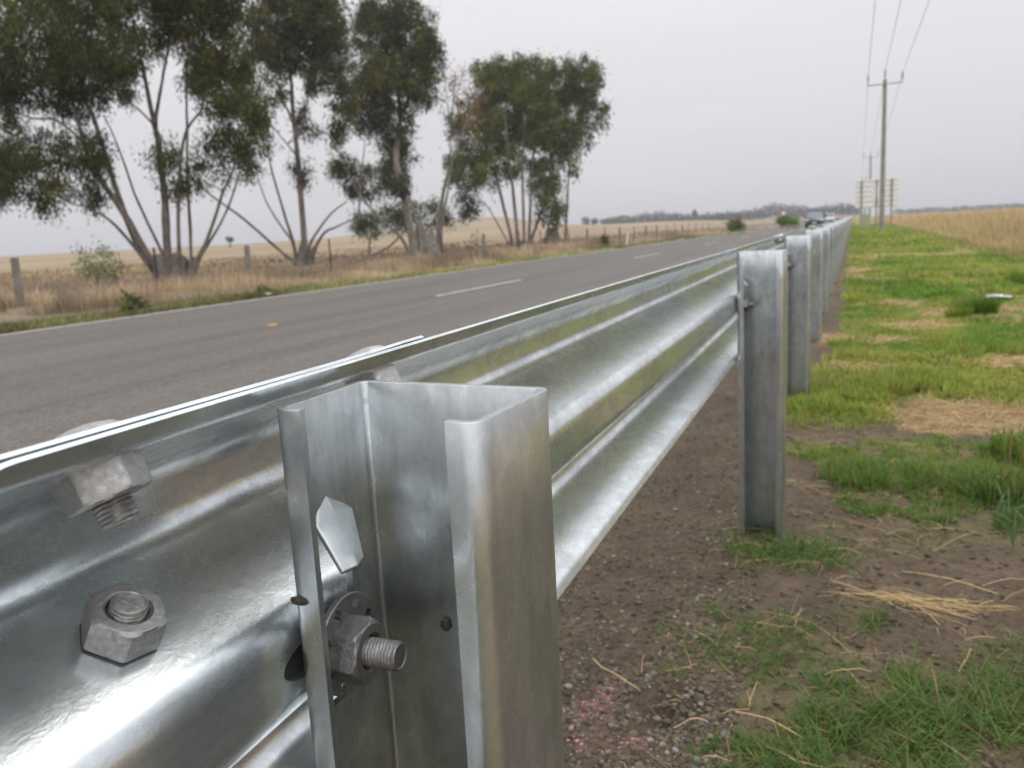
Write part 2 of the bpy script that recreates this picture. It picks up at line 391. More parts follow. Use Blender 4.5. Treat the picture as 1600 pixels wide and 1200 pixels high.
def ground_col(x, y):
    g, s, tall = masks(x, y)
    n = fbm(x*0.16, y*0.16, 4, 3); n5 = fbm(x*14, y*14, 3, 8)
    C = np.zeros(x.shape+(3,))
    dirt = np.array([0.122, 0.091, 0.061])*(0.8+0.45*n5[..., None])
    grav = np.array([0.116, 0.088, 0.060])*(0.8+0.45*n5[..., None])
    k = ss(-0.55, -0.3, x)[..., None]
    C = grav*(1-k) + dirt*k
    mix = lambda C, c, m: C*(1-m[..., None]) + np.array(c)*m[..., None]
    C = C*1.0
    bk = (1-ss(0.1, 0.9, y))[..., None]
    C = mix(C, np.array([0.19, 0.215, 0.04])*(1-bk) + np.array([0.19, 0.18, 0.085])*bk, g*np.maximum(0.12+0.8*ss(2.3, 5, y), 0.85*(1-ss(0.1, 0.9, y))))
    C = mix(C, (0.34, 0.215, 0.095), s*(0.55+0.3*ss(3, 6, y)))
    C = mix(C, (0.36, 0.25, 0.12), tall)
    # soil colour darkened in the scrape, flecks of pink marking paint
    C = mix(C, (0.045, 0.034, 0.027), np.exp(-(((x-HOLE[0])/0.075)**2 + ((y-HOLE[1])/0.075)**2))*0.9)
    pk = np.zeros(x.shape)
    for cx, cy, rx, ry in ((-0.435, 1.46, 0.022, 0.055), (-0.445, 1.385, 0.03, 0.05), (-0.44, 1.27, 0.05, 0.03), (-0.36, 1.31, 0.05, 0.02), (-0.50, 1.375, 0.05, 0.012)):
        pk = np.maximum(pk, np.exp(-(((x-cx)/rx)**2 + ((y-cy)/ry)**2)))
    C = mix(C, (0.62, 0.26, 0.27), pk*ss(0.46, 0.66, fbm(x*60, y*60, 3, 91))*0.55)
    # far side of the road
    L = ss(9.9, 10.1, -x)
    C = mix(C, (0.20, 0.18, 0.07), L)
    C = mix(C, (0.22, 0.165, 0.11), L*ss(10.9, 12.2, -x+(n-0.5)*2))
    C = mix(C, (0.135, 0.095, 0.07), L*ss(15.5, 18, -x+(n-0.5)*4))
    C = mix(C, (0.285, 0.21, 0.125), L*ss(24, 36, -x+(n-0.5)*20))
    C = mix(C, (0.21, 0.155, 0.10), L*ss(24, 34, -x)*ss(0.42, 0.66, fbm(x*0.09, y*0.03, 4, 13))*0.8)
    R_ = ss(12, 30, x)
    C = mix(C, (0.31, 0.215, 0.105), R_)
    return C
def axis(fine0, fine1, step, lo, hi, g=1.085):
    a = list(np.arange(fine0, fine1, step)); s = step; v = a[0]
    low = []
    while v > lo: s *= g; v -= s; low.append(v)
    s = step; v = a[-1]; up = []
    while v < hi: s *= g; v += s; up.append(v)
    return np.array(low[::-1]+a+up)
gx = axis(-0.72, 0.72, 0.0115, -4200, 4200); gy = axis(1.05, 3.1, 0.0125, -300, 6000)
GX, GY = np.meshgrid(gx, gy)
GV = np.stack([GX, GY, gz(GX, GY)], -1).reshape(-1, 3)
nx, ny = len(gx), len(gy)
ii = (np.arange(ny-1)[:, None]*nx + np.arange(nx-1)[None]).ravel()
tag(mesh_np('ground', GV, np.stack([ii, ii+1, ii+nx+1, ii+nx], 1), M_GROUND, smooth=True, col=ground_col(GX, GY).reshape(-1, 3)), kind='structure')

def sheet(name, x0, x1, y0, y1, z, m, ny_=2):
    ys = np.linspace(y0, y1, ny_); V = np.array([[x, y, z] for y in ys for x in (x0, x1)])
    F = np.array([[2*i, 2*i+1, 2*i+3, 2*i+2] for i in range(ny_-1)])
    return tag(mesh_np(name, V, F, m), kind='structure')
sheet('road', -10.02, -1.95, -120, 900, 0.004, M_ROAD, 60)
sheet('edge_line_far', -9.86, -9.74, -120, 900, 0.009, M_PAINT, 60)
sheet('edge_line_near', -2.55, -2.44, -120, 900, 0.009, M_PAINT, 60)
mb = MB()
for k in range(-2, 40):
    y0 = 11.75 + 13.1*k
    mb.add([[-6.16, y0, 0.009], [-6.04, y0, 0.009], [-6.04, y0+3.75, 0.009], [-6.16, y0+3.75, 0.009]], [[[0, 1, 2, 3]]])
tag(mb.build('centre_line', M_PAINT), kind='structure')
mb = MB(); mb.box((-6.29, 7.94, 0.014), (0.10, 0.09, 0.018), 0, 0.65)
tag(mb.build('pavement_marker', M_YEL), 'small orange yellow marker stud lying on the grey road surface', 'road marker')

# ------------------------------------------------------------------ guardrail
def fillet(P, rad, seg=7):
    P = [np.array(p, float) for p in P]; out_ = [P[0]]
    for i in range(1, len(P)-1):
        a, b, c = P[i-1], P[i], P[i+1]; u = (a-b)/np.linalg.norm(a-b); v = (c-b)/np.linalg.norm(c-b)
        th = math.acos(max(-1, min(1, u @ v)))
        r = rad[i-1] if hasattr(rad, '__len__') else rad
        t = min(r/math.tan(th/2), 0.48*np.linalg.norm(a-b), 0.48*np.linalg.norm(c-b)); r = t*math.tan(th/2)
        bis = (u+v)/np.linalg.norm(u+v); ctr = b + bis*r/math.sin(th/2)
        p0 = b+u*t-ctr; p1 = b+v*t-ctr; ang = math.acos(max(-1, min(1, (p0 @ p1)/(r*r))))
        for k in range(seg+1):
            f = k/seg; out_.append(ctr + (math.sin((1-f)*ang)*p0 + math.sin(f*ang)*p1)/math.sin(ang))
    out_.append(P[-1]); return np.array(out_)
def normals2(P):
    T = np.gradient(P, axis=0); T /= np.linalg.norm(T, axis=1)[:, None]
    return np.stack([-T[:, 1], T[:, 0]], 1)
def shell(A, B, keep):
    """A, B: (rows, cols, 3) grids of the two faces; keep: (rows-1, cols-1) cells present"""
    m, n = A.shape[:2]; V = np.concatenate([A.reshape(-1, 3), B.reshape(-1, 3)]); o = m*n; F = []
    kp = np.zeros((m+1, n+1), bool); kp[1:m, 1:n] = keep
    for i in range(m-1):
        for j in range(n-1):
            if not keep[i, j]: continue
            a, b, c, d = i*n+j, i*n+j+1, (i+1)*n+j+1, (i+1)*n+j
            F.append((a, b, c, d)); F.append((o+d, o+c, o+b, o+a))
            if not kp[i, j+1]: F.append((b, a, o+a, o+b))
            if not kp[i+2, j+1]: F.append((d, c, o+c, o+d))
            if not kp[i+1, j]: F.append((a, d, o+d, o+a))
            if not kp[i+1, j+2]: F.append((c, b, o+b, o+c))
    return V, np.array(F)

RAIL_X, RAIL_Z, PITCH, BOLT_Y = -0.2795, CAM_H-0.2275, 2.04, 0.367
T_RAIL = 0.0028
prof = fillet([(0, .156), (.005, .1455), (.083, .111), (.083, .0725), (0.001, .0275), (0.001, -.0275), (.083, -.0725), (.083, -.111), (.005, -.1455), (0, -.156)],
              [.010, .022, .018, .022, .022, .018, .022, .010], 7)
# extra columns in the flat valley so that the post-bolt slot can be left open
def densify(P, zs):
    P = list(P)
    for z in zs:
        for i in range(len(P)-1):
            if (P[i][1]-z)*(P[i+1][1]-z) < -1e-12 and abs(P[i][0]-P[i+1][0]) < 0.02:
                f = (z-P[i][1])/(P[i+1][1]-P[i][1]); P.insert(i+1, P[i]+f*(P[i+1]-P[i])); break
    return np.array(P)
prof = densify(prof, list(np.linspace(0.0118, -0.0118, 16)))
nrm = normals2(prof)
if nrm[len(nrm)//2][0] < 0: nrm = -nrm                  # towards the road
BEAM = 2*PITCH
ys = sorted(set([-0.196, -0.1955, -0.194, -0.191, -0.187, -0.182, -0.176, -0.171, -0.166, -0.12, -0.06, -0.038] + list(np.linspace(-0.034, 0.034, 35)) + [0.04, 0.08, 0.16, 0.3] + list(np.linspace(0.5, BEAM-0.5, 9)) +
                [BEAM+q for q in [-0.3, -0.24, -0.20, -0.17, -0.10, -0.04] + list(np.linspace(-0.034, 0.034, 35)) + [0.04, 0.09, 0.13, 0.16]]))
ys = np.array(ys)
def beam_mesh():
    A = np.zeros((len(ys), len(prof), 3)); B = A.copy()
    for j, y in enumerate(ys):
        e = ss(BEAM-0.24, BEAM-0.165, y)
        lift = e*(T_RAIL+0.0007) + 0.0022*ss(BEAM+0.05, BEAM+0.16, y)
        wob = 0.0007*math.sin(y*2.1+0.5)
        pr = prof
        if y < -0.166:                                  # rounded corner of the sheet
            r_ = 0.030; q_ = min(r_, -0.166-y); zc_ = 0.156-r_+math.sqrt(max(0, r_*r_-q_*q_))
            pr = prof.copy(); up_ = np.where(prof[:, 1] > zc_)[0]; dn_ = np.where(prof[:, 1] < -zc_)[0]
            pr[up_] = prof[up_[-1]+1]; pr[dn_] = prof[dn_[0]-1]
            for ix, iz in ((up_, zc_), (dn_, -zc_)):
                a_, b_ = (prof[ix[-1]], prof[ix[-1]+1]) if ix is up_ else (prof[ix[0]-1], prof[ix[0]])
                pr[ix] = a_+(b_-a_)*(iz-a_[1])/(b_[1]-a_[1])
        bk = pr + nrm*(lift+wob); fr = pr + nrm*(lift+wob+T_RAIL)
        for G, Pp in ((A, bk), (B, fr)):
            G[j, :, 0] = -Pp[:, 0]; G[j, :, 1] = y; G[j, :, 2] = Pp[:, 1]
    zc = (prof[1:, 1]+prof[:-1, 1])/2; yc = (ys[1:]+ys[:-1])/2
    keep = np.ones((len(yc), len(zc)), bool)
    for c in (0, BEAM):
        keep &= ~(((yc-c)/0.0335)[:, None]**2 + (zc/0.0118)[None]**2 < 1)
    kp = np.pad(keep, 1)                                # pull the slot's rim on to a clean oval
    for j, y in enumerate(ys):
        for i in range(len(prof)):
            cells = kp[j:j+2, i:i+2]
            if 0 < j < len(ys)-1 and 0 < i < len(prof)-1 and cells.any() and not cells.all() and abs(prof[i, 1]) < 0.02:
                for c in (0, BEAM):
                    if abs(y-c) < 0.05:
                        q = math.hypot((y-c)/0.0335, prof[i, 1]/0.0118)
                        if q > 0.3:
                            for G in (A, B): G[j, i, 1] = c+(y-c)/q; G[j, i, 2] = prof[i, 1]/q
    return shell(A, B, keep)

def frame(o, zdir, xhint=(0, 1, 0)):
    z = np.array(zdir, float); z /= np.linalg.norm(z); x = np.array(xhint, float); x -= z*(x @ z); x /= np.linalg.norm(x)
    M = np.eye(4); M[:3, 0] = x; M[:3, 1] = np.cross(z, x); M[:3, 2] = z; M[:3, 3] = o; return M
def nut_mb(M, af, h, bore, rot=0.0):
    hexr = lambda th: (af/2)/np.cos(((th+rot) % (math.pi/3)) - math.pi/6)
    R_ = af/2/math.cos(math.pi/6)
    pr = [(R_*0.97, 0), (R_*1.01, 0.0008), (R_*1.01, h-0.0032), (R_*0.985, h-0.0022), (R_*0.95, h-0.0012), (af/2*0.985, h-0.0003), (af/2*0.95, h), (bore+0.0026, h), (bore+0.0009, h-0.0012), (bore-0.0002, h-0.004)]
    k = 96; mbx = MB(); th = np.arange(k)*2*np.pi/k; V = []
    for r, hh in pr:
        rr = np.minimum(hexr(th), r); V.append(np.stack([rr*np.cos(th), rr*np.sin(th), np.full(k, hh)], 1))
    V = np.concatenate(V) @ M[:3, :3].T + M[:3, 3]; n = len(pr)
    i = np.arange(n-1)[:, None]*k; j = np.arange(k)[None]; j2 = (j+1) % k
    mbx.add(V, [np.stack([i+j, i+j2, i+k+j2, i+k+j], -1).reshape(-1, 4)]); return mbx
def thread_mb(M, r, h0, h1, pitch=0.0021):
    k = 40; n = int((h1-h0)/pitch*6); th = np.arange(k)*2*np.pi/k; V = []
    for q in range(n+1):
        h = h0+(h1-h0)*q/n
        ph = (h/pitch - th/(2*np.pi)) % 1.0
        rr = r - 0.0011*np.abs(ph*2-1)*min(1.0, (h1-h)/0.003+0.2) - 0.0012*ss(h1-0.0015, h1, h)
        V.append(np.stack([rr*np.cos(th), rr*np.sin(th), np.full(k, h)], 1))
    for f_ in (0.80, 0.75, 0.0001):
        V.append(np.stack([r*f_*np.cos(th), r*f_*np.sin(th), np.full(k, h1 + (0.0002 if f_ > 0.78 else -0.0004))], 1))
    n = len(V); V = np.concatenate(V) @ M[:3, :3].T + M[:3, 3]
    i = np.arange(n-1)[:, None]*k; j = np.arange(k)[None]; j2 = (j+1) % k
    return MB().add(V, [np.stack([i+j, i+j2, i+k+j2, i+k+j], -1).reshape(-1, 4)])

def make_beam(loc, label):
    root = empty('guardrail_beam', loc, label, 'guardrail beam', 'steel beams of the guardrail')
    V, F = beam_mesh()
    mesh_np('rail_sheet', V, F, M_RAIL, root, sharp=38)
    # splice bolts: four at each side of the post, on the four sloping faces, at the near end of this sheet
    for dy, ro in ((-0.098, 0.15), (0.118, 0.5)):
        for c, nn in (((-0.0250, 0.1368), (0.0345, -0.078)), ((-0.041, 0.0515), (0.045, 0.082)), ((-0.042, -0.050), (0.045, -0.082)), ((-0.044, -0.1283), (0.0345, 0.078))):
            d = np.array([nn[0], 0, nn[1]]); d /= np.linalg.norm(d)
            dy_ = dy; dy = dy - (0.014 if c[1] > 0.1 and dy < 0 else 0.0)
            M = frame(np.array([c[0], dy, c[1]])-d*0.0006, d)
            b = thread_mb(M, 0.0088, 0.006, 0.0265 if c[1] > 0.1 else 0.0195)
            Mf = frame(np.array([c[0], dy, c[1]])-d*0.0066, -d)
            hd = MB(); hd.lathe([(0.0215, 0), (0.0213, 0.003), (0.0195, 0.0068), (0.0150, 0.0104), (0.008, 0.0124), (0.0005, 0.0130)], Mf, 32)
            bo = b.build('splice_bolt', M_BOLT, root, sharp=50); hd.build('bolt_head', M_BOLT, bo, sharp=50)
            nut_mb(M, 0.0335, 0.0160, 0.0088, ro+0.2*(c[1] > 0.1)).build('nut', M_BOLT, bo, sharp=22)
            dy = dy_
    return root
def copy_tree(o, parent=None):
    c = o.copy(); COL.objects.link(c)
    if parent is not None: c.parent = parent
    for ch in o.children: copy_tree(ch, c)
    return c
def drift(y): return float(np.interp(y, [0.4, 2.4, 4.45, 6.5, 12, 400], [0, -0.020, -0.042, -0.052, -0.060, -0.060]))
N_BEAM = 33
beam0 = make_beam((RAIL_X, BOLT_Y, RAIL_Z), 'galvanised steel guardrail beam running from the foreground post to the third post')
bm_ = copy_tree(beam0); bm_.location = (RAIL_X, BOLT_Y-BEAM, RAIL_Z)
tag(bm_, 'nearest galvanised guardrail beam at bottom left, lapped over the next beam')
for k in range(N_BEAM):
    o = beam0 if k == 0 else copy_tree(beam0)
    y = BOLT_Y + BEAM*k; x0 = drift(y); x1 = drift(y+BEAM)
    o.location = (RAIL_X + x0 + (0 if k == 0 else -0.0), y, RAIL_Z)
    o.rotation_euler.z = -math.atan2(x1-x0, BEAM)
    if k == 1: o['label'] = 'galvanised guardrail beam starting at the third post, seen edge on'
    if k > 1: o['label'] = 'distant galvanised guardrail beam seen end on, beyond the fifth post'

# C-section post; local origin on the ground under the post bolt, x = 0 at the rail side flange's outer face
T_POST = 0.0048
PX, PY = -0.2765, BOLT_Y
pp = fillet([(-0.259-PX, .3435-PY), (-0.2745-PX, .343-PY), (-0.2745-PX, .425-PY), (-0.1515-PX, .413-PY), (-0.1555-PX, .330-PY), (-0.171-PX, .3325-PY)], 0.0062, 6)
SLOT_Y = (0.352-PY, 0.3935-PY); SLOT_Z = (CAM_H-0.262, CAM_H-0.158)
def dens_y(P, vals):
    P = list(P)
    for v in vals:
        for i in range(len(P)-1):
            if (P[i][1]-v)*(P[i+1][1]-v) < 0 and P[i][0] < 0.01 and P[i+1][0] < 0.01:
                f = (v-P[i][1])/(P[i+1][1]-P[i][1]); P.insert(i+1, P[i]+f*(P[i+1]-P[i])); break
    return np.array(P)
pp = dens_y(pp, [SLOT_Y[0], SLOT_Y[1], SLOT_Y[0]+0.008, SLOT_Y[1]-0.008])
pn = normals2(pp)
ci = len(pp)//2
if (pn[ci] @ np.array([0, 1])) < 0: pn = -pn            # outward
TOPZ = CAM_H-0.082
def post_mesh():
    zs = sorted(set([-0.5, -0.05, 0.1, 0.3, 0.5, 0.7, TOPZ-0.0006, SLOT_Z[0], SLOT_Z[0]+0.008, SLOT_Z[1], SLOT_Z[1]-0.006, TOPZ]), reverse=True)
    A = np.zeros((len(zs), len(pp), 3)); B = A.copy()
    for i, z in enumerate(zs):
        ins = 0.0004 if i == 0 else 0.0
        A[i, :, :2] = pp + pn*(T_POST/2-ins); B[i, :, :2] = pp - pn*(T_POST/2-ins); A[i, :, 2] = z; B[i, :, 2] = z
    zc = (np.array(zs)[1:]+np.array(zs)[:-1])/2; yc = (pp[1:, 1]+pp[:-1, 1])/2; xc = (pp[1:, 0]+pp[:-1, 0])/2
    fl = xc < 0.005
    keep = np.ones((len(zc), len(yc)), bool)
    keep &= ~(((zc > SLOT_Z[0]) & (zc < SLOT_Z[1]))[:, None] & (fl & (yc > SLOT_Y[0]+0.008) & (yc < SLOT_Y[1]-0.008))[None])
    keep &= ~(((zc > SLOT_Z[0]+0.008) & (zc < SLOT_Z[1]-0.006))[:, None] & (fl & (yc > SLOT_Y[0]) & (yc < SLOT_Y[1]))[None])
    return shell(A, B, keep)
def blob(c, r, seed, m, name, parent, flat=(1, 1, 1)):
    q = random.Random(seed); mbx = MB(); k = 12; prs = []
    V = []; th = np.arange(k)*2*np.pi/k
    for a in np.linspace(-1.45, 1.45, 8):
        rr = r*math.cos(a)*np.array([0.75+0.5*q.random() for _ in range(k)])
        V.append(np.stack([rr*np.cos(th)*flat[0], rr*np.sin(th)*flat[1], np.full(k, r*math.sin(a)*flat[2])], 1))
    V = np.concatenate(V)+np.array(c); i = np.arange(7)[:, None]*k; j = np.arange(k)[None]; j2 = (j+1) % k
    mbx.add(V, [np.stack([i+j, i+j2, i+k+j2, i+k+j], -1).reshape(-1, 4), np.array([np.arange(k)[::-1], 7*k+np.arange(k)])])
    return mbx.build(name, m, parent, smooth=True)
def make_post(loc, label):
    root = empty('guardrail_post', loc, label, 'guardrail post', 'posts along the guardrail')
    V, F = post_mesh()
    mesh_np('channel', V, F, M_POST, root, sharp=35)
    # release tab: tongue of flange steel pressed into the channel above the slot
    xf = T_POST/2+0.0015
    L = lambda y, z: (y-PY, CAM_H+z)
    a = L(.3744, -.134); e = L(.3975, -.153); lc = L(.3600, -.151); b_ = L(.3560, -.1745); r_ = L(.3775, -.1745)
    lerp = lambda p, q, f: (p[0]+(q[0]-p[0])*f, p[1]+(q[1]-p[1])*f)
    rows = [[(xf-0.0032, a[0]-0.0010, a[1]), (xf-0.0030, a[0], a[1]+0.0006), (xf-0.0032, a[0]+0.0010, a[1])],
            [(xf-0.0004, *lerp(a, lc, 0.5)), (xf+0.0030, *lerp(lerp(a, lc, 0.5), lerp(a, e, 0.5), 0.42)), (xf-0.0012, *lerp(a, e, 0.5))]]
    for f_, xo in ((0.0, 0.0030), (0.33, 0.0090), (0.66, 0.0150), (1.0, 0.0210)):
        l_, r2 = lerp(lc, b_, f_), lerp(e, r_, f_); m_ = lerp(l_, r2, 0.42)
        rows.append([(xf+xo, *l_), (xf+xo+0.0034, *m_), (xf+xo*1.02-0.0008, *r2)])
    A = np.array(rows); Bk = A - np.array([0.0026, 0, 0.0022])
    V, F = shell(A, Bk, np.ones((5, 2), bool))
    tb = mesh_np('release_tab', V, F, M_TAB, root, sharp=24)
    bv = tb.modifiers.new('b', 'BEVEL'); bv.width = 0.0012; bv.segments = 3; bv.limit_method = 'ANGLE'; bv.angle_limit = math.radians(50)
    # bolt, washer with small slots, nut
    zb = CAM_H-0.230
    M = frame((T_POST+0.0012, 0.007, zb), (1, 0, 0), (0, 0, 1))
    bolt = thread_mb(M, 0.0086, 0.002, 0.0385)
    Mf = frame((-0.0135, 0.007, zb), (-1, 0, 0), (0, 0, 1))
    hd = MB(); hd.lathe([(0.017, 0), (0.016, 0.003), (0.012, 0.006), (0.006, 0.009), (0.0005, 0.010)], Mf, 24)
    bo = bolt.build('post_bolt', M_BOLT, root, sharp=50); hd.build('bolt_head', M_BOLT, bo, sharp=50)
    mbp = MB(); mbp.box((-0.0120, 0, zb), (0.003, 0.088, 0.034)); mbp.build('slot_shade_plate', M_STEELPOST, bo)  # dark plate added behind the rail slot, its colour standing in for shade
    k = 72; rr = [0.0098, 0.0175, 0.0205, 0.0252, 0.0268, 0.0288, 0.0294]; th = np.arange(k+1)*2*np.pi/k
    A = np.zeros((len(rr), k+1, 3)); Bk = A.copy()
    for i, r in enumerate(rr):
        A[i] = np.stack([r*np.cos(th), r*np.sin(th), np.full(k+1, 0.0036 if i < len(rr)-1 else 0.0028)], 1); Bk[i] = A[i]; Bk[i][:, 2] = 0.0
    keep = np.ones((len(rr)-1, k), bool)
    for q in range(8):
        c0 = q*9+3
        keep[2, c0:c0+3] = False; keep[1, c0+1] = False; keep[3, c0+1] = False
    V, F = shell(A, Bk, keep); V = V @ M[:3, :3].T + M[:3, 3] + np.array([0, 0.003, 0.0015])
    mesh_np('washer', V, F, M_BOLT, bo, sharp=30)
    Mn = frame((T_POST+0.0048, 0.007, zb), (1, 0, 0), (0, 0, 1))
    nut_mb(Mn, 0.0335, 0.0165, 0.0086, 0.33).build('nut', M_BOLT, bo, sharp=22)
    return root
M_TAB = galv('bright_galvanised_tab', base=(0.54, 0.57, 0.585), rough=(0.34, 0.5), bump=0.14, mott=0.16)
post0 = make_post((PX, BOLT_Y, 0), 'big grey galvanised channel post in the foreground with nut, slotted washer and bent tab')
N_POST = 66
plab = {1: 'whole galvanised post with green grass at its foot, second from the camera',
        2: 'third galvanised guardrail post, standing just behind the second on bare soil',
        3: 'fourth galvanised guardrail post, narrow strip beside the third'}
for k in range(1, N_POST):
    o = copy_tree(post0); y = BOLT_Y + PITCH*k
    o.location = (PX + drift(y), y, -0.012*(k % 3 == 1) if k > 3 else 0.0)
    o['label'] = plab.get(k, 'far galvanised guardrail post in the tightly packed row running to the horizon')
blob((0.0055, -0.0262, CAM_H-0.1865), 0.0042, 3, M_MUD, 'mud_spot', post0, (1.3, 0.5, 0.6))
blob((0.0520, 0.0490, CAM_H-0.2300), 0.0042, 9, M_MUD, 'mud_spot', post0, (0.8, 0.25, 1.0))

# ------------------------------------------------------------------ small plants, straw, stones
def strips(P, W, C):
    """P (n,k,3) centre lines, W (n,k,3) half widths, C (n,3) colours"""
    n, k = P.shape[:2]
    V = np.stack([P-W, P+W], 2).reshape(-1, 3)
    b = np.arange(n)[:, None]*(2*k) + np.arange(k-1)[None]*2
    F = np.stack([b, b+1, b+3, b+2], -1).reshape(-1, 4)
    return V, F, np.repeat(C, 2*k, 0)
def blades(x, y, z, length, width, lean, curl, C, k=4, az=None):
    n = len(x); az = R.uniform(0, 2*np.pi, n) if az is None else az
    t = np.linspace(0, 1, k)[None, :]
    ang = lean[:, None] + curl[:, None]*t                  # angle from vertical
    ds = length[:, None]/(k-1)
    hx = np.concatenate([np.zeros((n, 1)), np.cumsum(np.sin(ang[:, :-1])*ds, 1)], 1)
    hz = np.concatenate([np.zeros((n, 1)), np.cumsum(np.cos(ang[:, :-1])*ds, 1)], 1)
    P = np.stack([x[:, None]+hx*np.cos(az)[:, None], y[:, None]+hx*np.sin(az)[:, None], z[:, None]+np.maximum(hz, -0.0)+0.0015], -1)
    wv = np.stack([-np.sin(az), np.cos(az), np.zeros(n)], -1)
    tw = R.uniform(-0.9, 0.9, n)
    wv = wv*np.cos(tw)[:, None] + np.array([0, 0, 1])*np.sin(tw)[:, None]
    prof_ = np.array([0.75, 1.0, 0.75, 0.08]) if k == 4 else np.array([1, 0.9, 0.1])
    W = wv[:, None]*width[:, None, None]*0.5*prof_[None, :, None]
    return strips(P, W, C)
def green_cols(n, x, y):
    f = ss(0.34, 0.66, fbm(x*1.7, y*1.1, 4, 15))[:, None]
    a = np.array([0.135, 0.265, 0.024]); b = np.array([0.345, 0.415, 0.060])
    f = f*(0.35+0.65*ss(2.4, 4.4, y))[:, None]; c = a*(1-f)+b*f
    c = c*R.uniform(0.65, 1.3, (n, 1))
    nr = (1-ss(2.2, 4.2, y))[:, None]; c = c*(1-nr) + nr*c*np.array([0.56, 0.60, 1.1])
    fy = ss(2.4, 4.4, y); dry = R.random(n) < 0.08+0.24*f[:, 0]*fy
    c[dry] = np.array([0.34, 0.24, 0.10])*R.uniform(0.7, 1.2, (dry.sum(), 1))
    return c
def scatter(n, x0, x1, y0, y1, powy=1.0):
    return R.uniform(x0, x1, n), y0+(y1-y0)*R.random(n)**powy
def wedge(n, y0, y1, margin=0.5):
    """points of the right verge, more of them near the camera"""
    u = R.random(n); y = 1/((1-u)/y0 + u/y1) if y0 > 0 else y0+(y1-y0)*u
    xl = -0.42; xr = np.interp(y, [1, 1.9, 2.5, 4.9, 8.8, 14, 20, 60], [.45, .6, .75, 1.2, 1.9, 2.9, 3.3, 3.6])+margin
    return xl+(xr-xl)*R.random(n), y
GRASS = []
for n, y0, y1, ln, wd in ((60000, 1.1, 2.7, (0.020, 0.058), (0.0013, 0.0028)), (80000, 2.6, 4.4, (0.022, 0.062), (0.0018, 0.0036)), (130000, 4.0, 10, (0.025, 0.065), (0.0035, 0.007)), (70000, 9.5, 26, (0.04, 0.09), (0.007, 0.014)), (45000, 25, 90, (0.05, 0.11), (0.016, 0.035))):
    x, y = wedge(n, y0, y1); g, s, t = masks(x, y)
    clump = fbm(x*19, y*19, 2, 99)-0.07*(y1 < 3) if y0 < 4 else fbm(x*5, y*5, 2, 99)
    k = R.random(n) < g*(1-t)*ss(0.30 if y0 < 4 else 0.12, 0.55 if y0 < 4 else 0.38, clump)*1.1
    x, y = x[k], y[k]; n = len(x); cl = clump[k]
    hk = 0.5+(1.1 if y0 < 4 else 1.1)*ss(0.4, 0.75, fbm(x*3, y*3, 2, 55))
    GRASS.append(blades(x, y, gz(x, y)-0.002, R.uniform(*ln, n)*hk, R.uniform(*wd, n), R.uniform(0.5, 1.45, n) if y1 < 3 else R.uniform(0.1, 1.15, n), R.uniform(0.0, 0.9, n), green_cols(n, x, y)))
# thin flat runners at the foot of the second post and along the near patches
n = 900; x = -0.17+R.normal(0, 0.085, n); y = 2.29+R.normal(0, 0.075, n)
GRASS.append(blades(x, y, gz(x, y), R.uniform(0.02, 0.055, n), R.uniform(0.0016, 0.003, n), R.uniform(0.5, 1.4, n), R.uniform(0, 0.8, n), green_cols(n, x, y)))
# darker rank tufts
TUF = [(0.96, 8.3, 0.16, 0.16), (1.05, 8.15, 0.1, 0.2), (0.85, 8.0, 0.1, 0.1), (0.62, 3.4, 0.14, 0.10), (0.45, 2.9, 0.12, 0.10), (0.68, 2.75, 0.12, 0.16), (1.9, 11.5, 0.2, 0.2), (0.15, 4.6, 0.15, 0.09)]
for cx, cy, r, h in TUF:
    n = 700; a = R.uniform(0, 2*np.pi, n); q = r*np.sqrt(R.random(n)); x = cx+q*np.cos(a); y = cy+q*np.sin(a)
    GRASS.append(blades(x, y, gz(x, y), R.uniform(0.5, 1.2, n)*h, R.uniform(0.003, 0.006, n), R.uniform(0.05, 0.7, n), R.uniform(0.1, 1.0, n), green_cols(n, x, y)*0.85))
# coarse upright weeds right at the frame edge
n = 60; x = 0.50+R.uniform(-0.1, 0.12, n); y = 2.62+R.uniform(-0.15, 0.15, n)
GRASS.append(blades(x, y, gz(x, y), R.uniform(0.06, 0.13, n), R.uniform(0.005, 0.009, n), R.uniform(0.2, 0.9, n), R.uniform(0.1, 1.0, n), np.tile([0.10, 0.18, 0.06], (n, 1))))
def join(L):
    V = []; F = []; C = []; o = 0
    for v, f, c in L: V.append(v); F.append(f+o); C.append(c); o += len(v)
    return np.concatenate(V), np.concatenate(F), np.concatenate(C)
V, F, C = join(GRASS)
tag(mesh_np('green_grass', V, F, M_GRASS, col=C), 'short bright green grass creeping over the soil right of the guardrail', 'grass', kind='stuff')

# straw and cut stalks
def straw_cols(n): return np.array([0.50, 0.35, 0.155])*R.uniform(0.40, 1.25, (n, 1))*np.stack([np.ones(n), R.uniform(0.9, 1.08, n), R.uniform(0.8, 1.25, n)], 1)
def straws(x, y, length, width, az, up, C, k=5, bend=0.5):
    n = len(x); jn = R.integers(1, k+2, n)[:, None]; kk = np.arange(k)[None]
    a = az[:, None] + R.normal(0, bend*1.6, (n, 1))*(kk >= jn) + R.normal(0, 0.04, (n, k))
    ds = (length/(k-1))[:, None]
    X = x[:, None]+np.cumsum(np.cos(a)*ds, 1)-np.cos(az)[:, None]*length[:, None]/2; Y = y[:, None]+np.cumsum(np.sin(a)*ds, 1)-np.sin(az)[:, None]*length[:, None]/2
    Z = gz(X, Y)+0.003+up[:, None]*np.sin(np.linspace(0.2, 2.9, k))[None]
    P = np.stack([X, Y, Z], -1)
    W = np.stack([-np.sin(a), np.cos(a), np.zeros_like(a)+0.4], -1)*width[:, None, None]*0.38
    return strips(P, W, C)
ST = []
